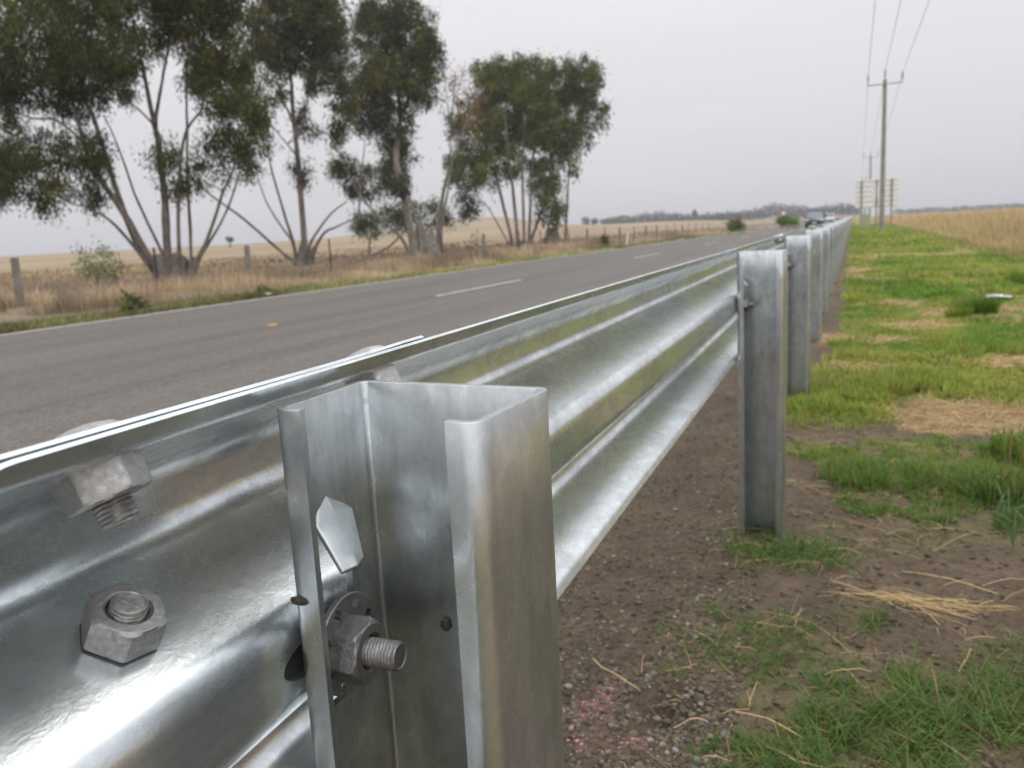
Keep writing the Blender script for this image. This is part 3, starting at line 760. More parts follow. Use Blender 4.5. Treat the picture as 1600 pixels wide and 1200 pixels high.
n = 80; ST.append(straws(0.12+R.normal(0, 0.07, n), 2.04+R.normal(0, 0.018, n), R.uniform(0.04, 0.20, n), R.uniform(0.0011, 0.0026, n), R.normal(-0.12, 0.32, n), R.uniform(0.001, 0.014, n), straw_cols(n), bend=0.22))
x, y = wedge(1500, 1.15, 4.2); g, s, t = masks(x, y); k = (R.random(1500) < 0.10+0.25*g+0.9*s) & (x > -0.5); x, y = x[k], y[k]; n = len(x)
ST.append(straws(x, y, R.uniform(0.03, 0.13, n), R.uniform(0.0011, 0.0024, n), R.uniform(0, 6.28, n), R.uniform(0, 0.010, n), straw_cols(n), bend=0.35))
n = 420; x = R.uniform(-0.40, 0.34, n); y = R.uniform(1.2, 3.6, n)
ST.append(straws(x, y, R.uniform(0.008, 0.035, n), R.uniform(0.0010, 0.0022, n), R.uniform(0, 6.28, n), R.uniform(0, 0.003, n), straw_cols(n)*0.85, bend=0.2))
n = 120; x = R.uniform(-0.32, 0.30, n); y = R.uniform(2.15, 4.0, n)
ST.append(straws(x, y, R.uniform(0.02, 0.13, n), R.uniform(0.0012, 0.0026, n), R.normal(0, 0.9, n), R.uniform(0, 0.012, n), straw_cols(n), bend=0.4))
for (x0, y0, l, az, wd) in ((-0.13, 1.86, 0.26, -0.35, 0.0024), (-0.17, 1.80, 0.14, -0.2, 0.002), (0.10, 1.50, 0.16, -0.75, 0.0034), (-0.47, 1.53, 0.15, -0.8, 0.0022), (-0.11, 1.35, 0.17, -0.6, 0.003), (-0.16, 1.45, 0.14, -0.35, 0.0024), (-0.28, 1.41, 0.06, 0.3, 0.0028), (0.0, 2.55, 0.3, -0.6, 0.003), (0.25, 2.42, 0.2, 0.9, 0.003), (-0.30, 1.60, 0.09, 1.9, 0.002), (0.22, 1.75, 0.10, 1.2, 0.0035), (0.36, 2.12, 0.13, 0.8, 0.003), (0.18, 2.2, 0.22, -0.5, 0.003)):
    ST.append(straws(np.array([x0]), np.array([y0]), np.array([l]), np.array([wd]), np.array([az]), np.array([0.012]), straw_cols(1)*1.1, bend=0.15))
for n0, y0, y1, ln, wd in ((16000, 2.0, 5.2, (0.03, 0.11), (0.0018, 0.0034)), (26000, 4.5, 14, (0.04, 0.12), (0.003, 0.007)), (16000, 10, 40, (0.06, 0.2), (0.008, 0.02))):
    x, y = wedge(n0, y0, y1); g, s, t = masks(x, y); k = R.random(n0) < s*(1-t); x, y = x[k], y[k]; n = len(x)
    ST.append(straws(x, y, R.uniform(*ln, n), R.uniform(*wd, n), R.normal(0.3, 0.8, n), R.uniform(0.0, 0.022, n), straw_cols(n), bend=0.3))
V, F, C = join(ST)
tag(mesh_np('cut_straw', V, F, M_STRAW, col=C), 'dry yellow straw and cut stalks strewn over soil and grass', 'straw', kind='stuff')

# gravel
def rocks(x, y, r, C):
    import itertools
    phi = (1+5**0.5)/2
    v = np.array([[-1, phi, 0], [1, phi, 0], [-1, -phi, 0], [1, -phi, 0], [0, -1, phi], [0, 1, phi], [0, -1, -phi], [0, 1, -phi], [phi, 0, -1], [phi, 0, 1], [-phi, 0, -1], [-phi, 0, 1]], float)
    v /= np.linalg.norm(v[0])
    f = np.array([[0, 11, 5], [0, 5, 1], [0, 1, 7], [0, 7, 10], [0, 10, 11], [1, 5, 9], [5, 11, 4], [11, 10, 2], [10, 7, 6], [7, 1, 8], [3, 9, 4], [3, 4, 2], [3, 2, 6], [3, 6, 8], [3, 8, 9], [4, 9, 5], [2, 4, 11], [6, 2, 10], [8, 6, 7], [9, 8, 1]])
    vs = list(v); cache = {}; f2 = []
    def mid(a, b):
        kx = (min(a, b), max(a, b))
        if kx not in cache: m = vs[a]+vs[b]; vs.append(m/np.linalg.norm(m)); cache[kx] = len(vs)-1
        return cache[kx]
    for a, b, c in f:
        ab, bc, ca = mid(a, b), mid(b, c), mid(c, a); f2 += [[a, ab, ca], [b, bc, ab], [c, ca, bc], [ab, bc, ca]]
    v = np.array(vs); f = np.array(f2); n = len(x)
    dirs = R.normal(0, 1, (n, 5, 3)); dirs /= np.linalg.norm(dirs, axis=2)[..., None]
    V = np.repeat(v[None], n, 0)
    for q in range(5):                                   # chop facets
        dd = (V*dirs[:, q][:, None]).sum(2); ex = np.maximum(dd-R.uniform(0.45, 0.8, (n, 1)), 0); V = V - ex[..., None]*dirs[:, q][:, None]
    V = V*R.uniform(0.7, 1.25, (n, 1, 3))*np.array([1, 1, 0.75])*r[:, None, None]
    a = R.uniform(0, 6.28, n); ca, sa = np.cos(a)[:, None], np.sin(a)[:, None]
    V = np.stack([V[..., 0]*ca-V[..., 1]*sa, V[..., 0]*sa+V[..., 1]*ca, V[..., 2]], -1)
    V = V + np.stack([x, y, gz(x, y)+r*0.12], -1)[:, None]
    F = (f[None]+np.arange(n)[:, None, None]*len(v)).reshape(-1, 3)
    return V.reshape(-1, 3), F, np.repeat(C, len(v), 0)
def rock_cols(n):
    c = np.array([0.112, 0.091, 0.068])*R.uniform(0.5, 1.5, (n, 1)); lt = R.random(n) < 0.11; c[lt] = np.array([0.21, 0.19, 0.165])*R.uniform(0.6, 1.3, (lt.sum(), 1)); c *= 1+R.normal(0, 0.05, (n, 3)); return c
GR = []
n = 15000; u = R.random(n); y = 1/((1-u)/1.1+u/7.0); x = -0.78+(R.random(n)**0.9)*np.interp(y, [1, 2.4, 4, 7], [0.62, 0.55, 0.55, 0.62])
r = 0.0017+0.0062*R.random(n)**4.5; GR.append(rocks(x, y, r, rock_cols(n)))
n = 6000; x, y = wedge(n, 1.15, 4.0, 0.1); r = 0.0018+0.0085*R.random(n)**3; GR.append(rocks(x, y, r, np.array([0.108, 0.082, 0.056])*R.uniform(0.75, 1.3, (n, 1))))
n = 70; a = R.uniform(0, 6.28, n); q = R.random(n)**0.5*0.11; x = HOLE[0]+0.01+q*np.cos(a); y = HOLE[1]+0.0+q*np.sin(a); GR.append(rocks(x, y, R.uniform(0.003, 0.009, n), rock_cols(n)*1.25))
xb_ = np.array([-0.505, -0.262, -0.29, -0.46, -0.52, -0.39, -0.55, -0.42]); yb_ = np.array([1.74, 1.50, 1.47, 2.02, 1.83, 1.72, 2.4, 1.23]); GR.append(rocks(xb_, yb_, np.array([0.012, 0.012, 0.011, 0.010, 0.012, 0.009, 0.012, 0.011]), rock_cols(8)*1.2))
n = 210; k = R.integers(0, 5, n); cc = np.array([(-0.435, 1.46, 0.018, 0.045), (-0.445, 1.385, 0.025, 0.04), (-0.44, 1.27, 0.045, 0.025), (-0.36, 1.31, 0.045, 0.015), (-0.50, 1.375, 0.045, 0.01)])[k]
x = cc[:, 0]+R.normal(0, 0.7, n)*cc[:, 2]; y = cc[:, 1]+R.normal(0, 0.7, n)*cc[:, 3]
GR.append(rocks(x, y, R.uniform(0.0015, 0.0045, n), np.where(R.random((n, 1)) < 0.4, np.array([[0.48, 0.24, 0.24]]), np.array([[0.20, 0.13, 0.12]]))*R.uniform(0.7, 1.2, (n, 1))))
V, F, C = join(GR)
tag(mesh_np('loose_gravel', V, F, M_STONE, col=C), 'loose grey stones and grit on the brown soil beside the rail, some with pink paint', 'gravel', kind='stuff')

# clover-like seedlings are part of the green; tall dry grass on the right, and the far verge on the left
def dry_cols(n, base): return np.array(base)*R.uniform(0.6, 1.3, (n, 1))*(1+R.normal(0, 0.05, (n, 3)))
TG = []
def tall(n, y0, y1, xoff, xw, hh, wd, base):
    u = R.random(n); y = 1/((1-u)/y0+u/y1)
    x = np.interp(y, [0, 14, 18, 46, 130, 400], [3.4, 3.2, 2.75, 2.9, 3.0, 3.0]) + xoff + xw*R.random(n)**1.2*np.clip(y/25, 0.5, 3)
    hz_ = hh*(0.25+1.05*fbm(x*0.9, y*0.45, 4, 71))*(0.35+0.65*ss(0, 1.2, x-np.interp(y, [0, 14, 18, 46, 130, 400], [3.4, 3.2, 2.75, 2.9, 3.0, 3.0])))
    TG.append(blades(x, y, gz(x, y), hz_*R.uniform(0.6, 1.1, n), wd*np.clip(y/20, 0.6, 5)*R.uniform(0.6, 1.3, n), R.uniform(0.0, 0.45, n), R.uniform(0.1, 0.9, n), dry_cols(n, base)))
tall(70000, 11, 60, 0.0, 6, 1.0, 0.007, (0.52, 0.40, 0.21))
tall(40000, 50, 260, 0.0, 16, 1.0, 0.007, (0.52, 0.40, 0.21))
tall(26000, 11, 70, -0.35, 2.4, 0.55, 0.008, (0.36, 0.33, 0.12))
V, F, C = join(TG)
tag(mesh_np('tall_dry_grass', V, F, M_STRAW, col=C), 'tall golden dry grass along the right edge behind the green verge', 'dry grass', kind='stuff')
LG = []
def lverge(n, x0, x1, y0, y1, hh, wd, base, lean=0.5, thr=0.0):
    u = R.random(n); y = 1/((1-u)/y0+u/y1); x = R.uniform(x0, x1, n)
    f = fbm(x*0.6, y*0.5, 3, 83); k = f > thr; x, y, f = x[k], y[k], f[k]; n = len(x)
    C = dry_cols(n, base)*(0.30+1.15*ss(0.25, 0.75, fbm(x*0.55+3, y*0.30, 4, 123)))[:, None]
    LG.append(blades(x, y, gz(x, y), hh*(0.5+f)*R.uniform(0.5, 1.15, n), wd*np.clip(y/18, 0.7, 5)*R.uniform(0.6, 1.4, n), R.uniform(0.0, lean, n), R.uniform(0.1, 0.9, n), C))
lverge(42000, -12.2, -9.98, 5, 120, 0.13, 0.012, (0.34, 0.31, 0.12), 0.9)
lverge(14000, -11.9, -10.1, 5, 90, 0.16, 0.012, (0.20, 0.25, 0.08), 0.9, 0.5)
lverge(60000, -17.5, -11.2, 6, 140, 0.30, 0.008, (0.42, 0.325, 0.20), 0.5, 0.44)
lverge(22000, -16.5, -11.6, 6, 90, 0.46, 0.007, (0.46, 0.335, 0.22), 0.4, 0.5)
lverge(26000, -32, -17, 10, 140, 0.30, 0.014, (0.33, 0.25, 0.18), 0.9, 0.52)
lverge(9000, -17, -11, 6, 110, 0.22, 0.012, (0.16, 0.17, 0.07), 0.9, 0.58)
lverge(16000, -60, -26, 20, 200, 0.25, 0.022, (0.42, 0.31, 0.17), 0.7)
V, F, C = join(LG)
tag(mesh_np('dry_verge_grass', V, F, M_STRAW, col=C), 'brown dry grass with a yellow green strip along the far side of the road', 'dry grass', kind='stuff')

# ------------------------------------------------------------------ trees
def leaf_cloud(clumps, zc, dens, leaf, asp, base, hang=0.75, sub_r=0.34, jit=0.5, dry=0.0):
    """clumps: (px, py, rx, ry) as seen from the road; returns V, F, C"""
    VV = []; CC = []
    for ci_, (px, py, rx, ry) in enumerate(clumps):
        s = zc/FPX; dz = R.normal(0, jit); c = pix(px, py, zc+dz)
        rx_, ry_ = rx*s, ry*s; rd = 0.8*(rx_+ry_)/2+0.15
        nsub = int(max(5, 8*rx_*ry_/(sub_r**2)*0.55))
        u = R.normal(0, 1, (nsub, 3)); u /= np.linalg.norm(u, axis=1)[:, None]; u *= (0.35+0.72*R.random((nsub, 1))**0.6)
        sc_ = c + u[:, :1]*rx_*CR + u[:, 1:2]*rd*np.array([CF[0], CF[1], 0]) + u[:, 2:]*ry_*np.array([0, 0, 1])
        tone = R.uniform(0.55, 1.9, nsub)*R.uniform(0.75, 1.3); warm = R.random(nsub)
        nl = int(dens)
        sr = sub_r*R.uniform(0.6, 1.25, (nsub, 1, 1))
        d = R.normal(0, 0.56, (nsub, nl, 3)); P = sc_[:, None] + d*sr*np.array([1, 1, 0.9])
        P[..., 2] -= np.abs(R.normal(0, 0.42, (nsub, nl)))*sr[..., 0]
        D_ = R.normal(0, 1, (nsub, nl, 3)); D_[..., 2] -= hang*2.2; D_ /= np.linalg.norm(D_, axis=2)[..., None]
        S_ = np.cross(D_, R.normal(0, 1, (nsub, nl, 3))); S_ /= np.linalg.norm(S_, axis=2)[..., None]
        ll = leaf*R.uniform(0.6, 1.35, (nsub, nl, 1)); ww = ll*asp*0.5
        q = np.stack([P-S_*ww*0.35, P+D_*ll*0.45-S_*ww, P+D_*ll, P+D_*ll*0.45+S_*ww], 2)
        VV.append(q.reshape(-1, 3))
        col_ = np.array(base)[None, None]*tone[:, None, None]*R.uniform(0.7, 1.3, (nsub, nl, 1))*(1+np.stack([0.35*warm-0.1, 0.12*warm, -0.15*warm], 1)[:, None])
        if dry: 
            m = R.random((nsub, nl)) < dry; col_[m] = np.array([0.20, 0.11, 0.06])*R.uniform(0.6, 1.2, (m.sum(), 1))
        CC.append(np.repeat(col_.reshape(-1, 3), 4, 0))
    V = np.concatenate(VV); n = len(V)//4
    return V, np.arange(4*n).reshape(n, 4), np.concatenate(CC)
def smooth_line(P, k=5):
    P = np.array(P, float); n = len(P); t = np.arange(n); tt = np.linspace(0, n-1, (n-1)*k+1); o = []
    for q in tt:
        i = min(int(q), n-2); f = q-i
        p0, p1, p2, p3 = P[max(i-1, 0)], P[i], P[i+1], P[min(i+2, n-1)]
        o.append(0.5*((2*p1)+(-p0+p2)*f+(2*p0-5*p1+4*p2-p3)*f*f+(-p0+3*p1-3*p2+p3)*f**3))
    return np.array(o)
def tree(name, label, base, stems, crowns, group, basecol=(0.052, 0.058, 0.019), dens=42, leaf=0.17, asp=0.26, twigs=90, jit=0.9, sub_r=0.34, barks=None, root_flare=1.0, cat='tree', hang=0.75, dry=0.0):
    bx, by = base
    zc = float(np.array([bx, by, gz(bx, by)-CAM_H]) @ CF)
    g0 = float(gz(bx, by))
    root = empty(name, (bx, by, g0), label, cat, group)
    off = np.array([bx, by, g0]); s = zc/FPX
    mbx = MB(); ends = []
    for st in stems:
        pts, r0, r1 = st[:3]
        dz0 = st[3] if len(st) > 3 else R.normal(0, jit*0.8)
        W_ = []
        for i, (px, py) in enumerate(pts):
            W_.append(pix(px, py, zc + dz0*i/max(1, len(pts)-1)))
        W_ = smooth_line(W_, 6); n = len(W_)
        wob = np.cumsum(R.normal(0, 0.012, (n, 3)), 0); wob -= wob[0]; W_ = W_ + wob*np.linspace(0, 1, n)[:, None]
        if g0+0.6 > W_[0][2] > g0-0.6: W_[0][2] = g0-0.1
        rr = np.linspace(r0, r1*0.9, n)*s*0.64; rr[:3] *= np.array([1.5, 1.25, 1.08])**root_flare
        rr = rr*(1+R.normal(0, 0.05, n))
        mbx.tube(W_-off, np.maximum(rr, 0.008), 9); ends.append(W_)
    for t_ in range(twigs):                              # side branches that carry the clumps
        px, py, rx, ry = crowns[R.integers(len(crowns))]
        a = pix(px+R.normal(0, rx*0.5), py+R.normal(0, ry*0.5), zc+R.normal(0, jit*0.6))
        allp = np.concatenate([e[len(e)//3:] for e in ends]); dd = np.linalg.norm(allp-a, axis=1) + 2.5*np.maximum(0, allp[:, 2]-a[2])
        p0 = allp[np.argmin(dd)]
        if np.linalg.norm(p0-a) > 3.0 or a[2]-p0[2] < 0.25*np.linalg.norm(p0-a): continue
        m = (p0+a)/2+R.normal(0, 0.10, 3)+np.array([0, 0, 0.12])
        mbx.tube(smooth_line([p0, m, a], 4)-off, np.linspace(0.9, 0.3, 9)*max(s, 0.012)*(0.4 if cat == 'shrub' else 1.0), 5)
    mbx.build('trunk', barks or M_BARK, root, smooth=True)
    V, F, C = leaf_cloud(crowns, zc, dens, leaf, asp, basecol, hang, sub_r, jit, dry)
    mesh_np('crown', V-off, F, M_LEAF, root, col=C)
    return root
TG_ = 'eucalypt trees along the far side of the road'
tree('eucalypt_tree', 'large many-stemmed gum tree at far left, its crown cut by the frame top', (-20.4, 20.9),
     [([(262, 448), (228, 395), (196, 336), (154, 273), (133, 224), (115, 147), (95, 80)], 11, 3),
      ([(258, 445), (217, 385), (189, 315), (168, 252), (147, 182), (130, 133), (150, 60)], 9, 3),
      ([(250, 440), (206, 381), (171, 343), (140, 325), (112, 318)], 5, 1.6),
      ([(270, 440), (252, 392), (210, 301), (185, 228), (164, 178)], 4.5, 1.5),
      ([(268, 448), (261, 388), (257, 308), (247, 224), (241, 192), (224, 112), (213, 60), (205, 10)], 11, 2.5),
      ([(241, 195), (250, 145), (262, 80), (270, 30)], 5, 2),
      ([(282, 445), (280, 388), (280, 301), (290, 210), (315, 168), (330, 110)], 6, 2),
      ([(290, 448), (299, 399), (294, 266), (297, 157), (300, 80)], 5, 2),
      ([(290, 448), (304, 416), (325, 374), (346, 308), (364, 259), (380, 190)], 6, 2),
      ([(296, 444), (310, 408), (350, 336), (371, 270), (372, 230)], 4, 1.5),
      ([(133, 224), (90, 190), (45, 185), (0, 155)], 3.5, 1.5), ([(241, 195), (215, 170), (190, 150)], 3, 1.2),
      ([(272, 455), (274, 425), (283, 396)], 34, 20, 0.3), ([(250, 452), (254, 425), (244, 396)], 28, 18, -0.3), ([(294, 452), (297, 430), (302, 405)], 22, 12, 0.5)],
     [(60, 40, 90, 75), (140, 50, 80, 70), (220, 25, 80, 50), (50, 120, 80, 45), (150, 115, 55, 45), (110, 150, 60, 25), (-30, 80, 70, 90), (175, 90, 50, 40),
      (40, 235, 60, 35), (35, 285, 45, 28), (105, 250, 50, 45), (125, 295, 32, 25), (70, 312, 40, 10), (-30, 260, 50, 60), (150, 235, 25, 30),
      (290, 22, 60, 45), (335, 60, 55, 60), (350, 125, 58, 60), (372, 190, 50, 52), (345, 235, 42, 32), (395, 150, 28, 50), (318, 105, 30, 35), (405, 215, 18, 30),
      (265, 268, 25, 36), (253, 232, 18, 20), (303, 277, 13, 18), (392, 268, 14, 22), (200, -40, 120, 50), (60, -50, 100, 50), (330, -30, 70, 50), (20, 180, 30, 18)],
     TG_, dens=100, leaf=0.155, jit=0.9, twigs=170, barks=M_BARKB)
tree('eucalypt_tree', 'slender gum tree second from left with one tall straight pale trunk', (-23.9, 32.7),
     [([(474, 415), (476, 385), (465, 245), (458, 175), (455, 115), (450, 50)], 9, 2.5), ([(464, 410), (458, 381), (444, 336), (423, 262), (416, 217)], 5, 2),
      ([(456, 375), (444, 360), (416, 315), (402, 276)], 3, 1.3), ([(482, 405), (486, 378), (514, 336), (540, 315)], 4, 1.5), ([(486, 400), (505, 365), (525, 354), (550, 343)], 4, 1.6),
      ([(468, 412), (455, 406), (378, 340), (325, 301), (304, 280)], 4.5, 1.5), ([(462, 215), (475, 180), (485, 120)], 3, 1.2), ([(458, 190), (440, 150), (425, 100)], 3, 1.2), ([(465, 245), (440, 215), (425, 195)], 2.2, 1),
      ([(471, 418), (471, 402), (474, 380)], 13, 10, 0.2), ([(484, 418), (486, 404), (492, 386)], 9, 7, 0.2)],
     [(440, 35, 55, 45), (490, 45, 50, 55), (450, 85, 60, 28), (518, 75, 24, 55), (490, 118, 20, 24), (432, 125, 16, 26), (478, 185, 18, 24), (470, 268, 16, 18), (533, 140, 22, 50), (410, 55, 25, 45), (470, -10, 60, 30), (500, 20, 45, 40)],
     TG_, dens=78, leaf=0.195, jit=0.8, barks=M_BARKB, basecol=(0.060, 0.062, 0.026), twigs=70)
tree('eucalypt_tree', 'tall gum tree with thick leaning trunk and a leafy column, third from left', (-23.7, 42.8),
     [([(650, 408), (644, 371), (630, 301), (620, 245), (627, 182), (620, 130), (612, 60)], 11, 4), ([(640, 400), (627, 371), (595, 340), (564, 305), (550, 280)], 5, 2),
      ([(655, 405), (655, 370), (640, 310)], 7, 3), ([(627, 182), (645, 140), (655, 90)], 4, 2), ([(620, 245), (590, 205), (570, 170)], 3.5, 1.5), ([(627, 190), (650, 172), (665, 155)], 2, 1), ([(560, 340), (565, 270), (570, 220)], 2.5, 1.2)],
     [(600, 15, 48, 32), (588, 65, 52, 55), (638, 55, 48, 55), (668, 82, 28, 45), (600, 115, 48, 38), (650, 128, 26, 34), (570, 165, 32, 38), (530, 205, 18, 22), (608, 195, 36, 45), (622, 245, 30, 42), (632, 288, 16, 22), (543, 268, 30, 26), (560, 292, 24, 18), (598, 275, 25, 28), (662, 148, 22, 13), (585, 130, 30, 30)],
     TG_, dens=84, leaf=0.225, jit=0.9, basecol=(0.056, 0.062, 0.022), twigs=70, sub_r=0.42)
tree('eucalypt_tree', 'thin half-dead gum tree with pale trunk and rusty brown leaves at its top', (-24.2, 47.9),
     [([(686, 392), (686, 353), (693, 301), (704, 259), (732, 182), (742, 155)], 6.5, 1.5), ([(692, 392), (690, 353), (704, 273), (704, 210), (711, 110)], 4, 1.0), ([(708, 160), (722, 120), (728, 95)], 1.5, 0.6), ([(704, 200), (696, 140), (695, 100)], 1.5, 0.6), ([(704, 250), (720, 215), (725, 185)], 2, 0.8)],
     [(738, 148, 16, 30), (730, 180, 18, 22), (712, 125, 14, 25)],
     TG_, dens=16, leaf=0.22, jit=0.4, basecol=(0.17, 0.088, 0.062), twigs=30, sub_r=0.4)
tree('eucalypt_tree', 'broad rounded gum tree with fanned pale stems, right of the half-dead tree', (-23.3, 58.9),
     [([(800, 390), (798, 367), (781, 297), (774, 255), (760, 200)], 5, 2), ([(808, 392), (809, 378), (802, 301), (795, 238), (790, 180)], 5.5, 2), ([(815, 392), (819, 378), (816, 266), (820, 180)], 5, 2), ([(822, 392), (826, 378), (833, 245), (845, 180)], 5, 2),
      ([(800, 390), (791, 374), (763, 325), (746, 315)], 2.5, 1), ([(862, 388), (865, 371), (872, 340), (865, 300)], 4, 2), ([(826, 385), (845, 330), (860, 260), (870, 200)], 4, 1.5), ([(884, 385), (884, 364), (888, 297), (891, 245), (895, 190)], 4, 1.5), ([(870, 250), (905, 215), (940, 190)], 2.5, 1), ([(812, 394), (812, 376)], 14, 10, 0.0), ([(873, 388), (878, 374)], 9, 6, 0.0)],
     [(780, 118, 42, 32), (828, 114, 38, 24), (870, 132, 36, 32), (912, 125, 24, 40), (895, 170, 36, 45), (800, 165, 48, 45), (842, 185, 48, 46), (748, 180, 34, 36), (714, 192, 18, 22), (742, 245, 34, 36), (720, 258, 22, 28), (728, 312, 18, 24), (862, 228, 38, 36), (905, 208, 18, 28), (945, 180, 10, 20), (820, 255, 30, 18), (852, 288, 30, 28), (860, 325, 22, 24), (788, 245, 28, 25), (752, 275, 22, 22), (901, 258, 8, 18), (765, 130, 20, 32), (830, 150, 40, 35), (790, 205, 40, 30), (885, 97, 12, 13), (858, 96, 12, 12), (815, 92, 12, 13), (838, 88, 10, 12), (765, 110, 11, 15), (930, 112, 9, 14), (918, 108, 10, 14)],
     TG_, dens=80, leaf=0.28, jit=1.3, basecol=(0.078, 0.092, 0.024), twigs=80, sub_r=0.5)
tree('wattle_tree', 'dense low bright green tree tucked behind the leaning gum trunks', (-29.6, 48.3),
     [([(577, 402), (578, 375), (590, 350)], 3, 1.5), ([(577, 402), (608, 385), (640, 355), (660, 340)], 3, 1.5)],
     [(595, 345, 42, 22), (560, 345, 16, 17), (575, 355, 20, 14), (668, 335, 34, 22), (697, 345, 15, 13), (636, 345, 28, 20), (672, 322, 20, 12), (610, 330, 30, 15)], 
     'shrubs and small trees beyond the road', dens=55, leaf=0.16, asp=0.4, jit=0.7, basecol=(0.062, 0.092, 0.018), twigs=20, sub_r=0.4, hang=0.2)
def bush(name, label, base, crowns, **kw):
    k = dict(dens=75, leaf=0.09, asp=0.35, jit=0.25, twigs=6, sub_r=0.2, hang=0.0, cat='shrub'); k.update(kw)
    px = np.mean([c[0] for c in crowns]); py = max(c[1]+c[3] for c in crowns)
    H_ = py-min(c[1]-c[3] for c in crowns)
    return tree(name, label, base, [([(px, py+1), (px-0.08*H_, py-H_*0.3), (px-0.2*H_, py-H_*0.55)], 0.03*H_, 0.012*H_), ([(px, py+1), (px+0.1*H_, py-H_*0.25), (px+0.22*H_, py-H_*0.5)], 0.03*H_, 0.012*H_)], crowns, 'shrubs and small trees beyond the road', **k)
bush('sapling_bush', 'loose pale green bush left of the large many-stemmed gum tree', (-20.5, 18.2), [(150, 400, 26, 16), (165, 390, 16, 12), (135, 415, 20, 16), (178, 415, 18, 16), (155, 425, 28, 14), (125, 395, 8, 10)], basecol=(0.125, 0.165, 0.075), dens=22)
bush('roadside_shrub', 'grey green round shrub at the far verge left of the bright green bush', (-11.4, 62), [(1144, 351, 5, 3), (1154, 351, 5, 3), (1149, 348, 6, 3)], basecol=(0.09, 0.11, 0.05), leaf=0.2, sub_r=0.35)
bush('roadside_shrub', 'bright green bush beside the far road edge near the oncoming cars', (-8.6, 84), [(1221, 344, 6, 3), (1232, 343, 7, 3.5), (1242, 345, 6, 3), (1227, 341, 6, 2.5)], basecol=(0.075, 0.15, 0.03), leaf=0.24, sub_r=0.4)
bush('sapling_bush', 'small dark pointed sapling at the fence right of the rounded gum tree', (-13.6, 44.5), [(945, 372, 3, 6), (945, 380, 5, 5)], basecol=(0.05, 0.06, 0.025), leaf=0.12, sub_r=0.2)
bush('roadside_shrub', 'low green tussock at the road edge beneath the large many-stemmed gum', (-11.0, 10.4), [(212, 478, 13, 5), (208, 474, 8, 5)], basecol=(0.10, 0.125, 0.045), leaf=0.10, sub_r=0.12)
bush('roadside_shrub', 'little green tussock beside the white litter on the far verge', (-11.0, 13.0), [(410, 457, 8, 5)], basecol=(0.10, 0.125, 0.045), leaf=0.10, sub_r=0.12)
bush('sapling_bush', 'low grey green shrub in dry grass between the two leftmost gum trees', (-19.5, 24.5), [(412, 425, 12, 7)], basecol=(0.085, 0.105, 0.05), leaf=0.10, sub_r=0.15)
bush('sapling_bush', 'straggly green sapling in the dry grass left of the rounded gum tree', (-20.5, 46), [(745, 372, 6, 10), (735, 385, 10, 6), (705, 385, 8, 6)], basecol=(0.09, 0.11, 0.05), leaf=0.15, sub_r=0.25, dens=18)
# shattered grey stump
def stump(label, base, px, py, h, r, seed):
    q = random.Random(seed); bx, by = base; g0 = float(gz(bx, by))
    mbx = MB(); k = 14; th = np.arange(k)*2*np.pi/k; V = []
    top = np.array([0.6+0.7*q.random() for _ in range(k)])
    for f in np.linspace(0, 1, 7):
        rr = r*(1.25-0.65*f)*np.array([0.8+0.4*q.random() for _ in range(k)])
        V.append(np.stack([rr*np.cos(th)+0.12*f, rr*np.sin(th), h*f*(top if f > 0.4 else np.ones(k))-0.1], 1))
    V.append(np.stack([0.2*r*np.cos(th), 0.2*r*np.sin(th), np.full(k, h*0.45)], 1))
    i = np.arange(7)[:, None]*k; j = np.arange(k)[None]; j2 = (j+1) % k
    mbx.add(np.concatenate(V), [np.stack([i+j, i+j2, i+k+j2, i+k+j], -1).reshape(-1, 4)])
    o = mbx.build('tree_stump', M_BARKD if seed % 2 else M_WOOD, sharp=40); o.location = (bx, by, g0)
    return tag(o, label, 'stump')
stump('shattered grey stump between the leaning gum trunk and the half-dead tree', (-23.8, 45.0), 660, 385, 1.9, 0.75, 4)
stump('rough brown stump at the right foot of the rounded gum tree', (-21.0, 60.0), 890, 378, 1.5, 0.6, 7)

# distant wood, lone far trees
def far_trees():
    VV = []; FF = []; CC = []; o = 0
    def crown(px, py, rx, ry, zc, base, n=130):
        nonlocal o
        s = zc/FPX; c = pix(px, py, zc+R.normal(0, 6))
        u = R.normal(0, 1, (n, 3)); u /= np.linalg.norm(u, axis=1)[:, None]; u *= R.random((n, 1))**0.4
        P = c + u[:, :1]*rx*s*CR + u[:, 1:2]*rx*s*np.array([CF[0], CF[1], 0]) + u[:, 2:]*ry*s*np.array([0, 0, 1])
        D_ = R.normal(0, 1, (n, 3)); D_ /= np.linalg.norm(D_, axis=1)[:, None]; S_ = np.cross(D_, R.normal(0, 1, (n, 3))); S_ /= np.linalg.norm(S_, axis=1)[:, None]
        l = 1.3*s*R.uniform(0.7, 1.5, (n, 1))
        VV.append(np.stack([P-S_*l*0.5, P+D_*l-S_*l*0.3, P+D_*l*1.6, P+D_*l+S_*l*0.6], 1).reshape(-1, 3)); FF.append(np.arange(4*n).reshape(n, 4)+o); o += 4*n
        CC.append(np.repeat(np.array(base)*R.uniform(0.6, 1.35, (n, 1)), 4, 0))
    return VV, FF, CC, crown
VV, FF, CC, crown = far_trees()
tl = [(942, 353), (980, 352), (1040, 350), (1100, 347), (1160, 344), (1220, 341), (1280, 339), (1335, 336)]
hts = {942: 11, 965: 15, 985: 14, 1010: 18, 1030: 19, 1050: 18, 1075: 12, 1100: 12, 1130: 13, 1160: 14, 1185: 18, 1215: 22, 1240: 19, 1270: 15, 1300: 18, 1320: 19, 1338: 15}
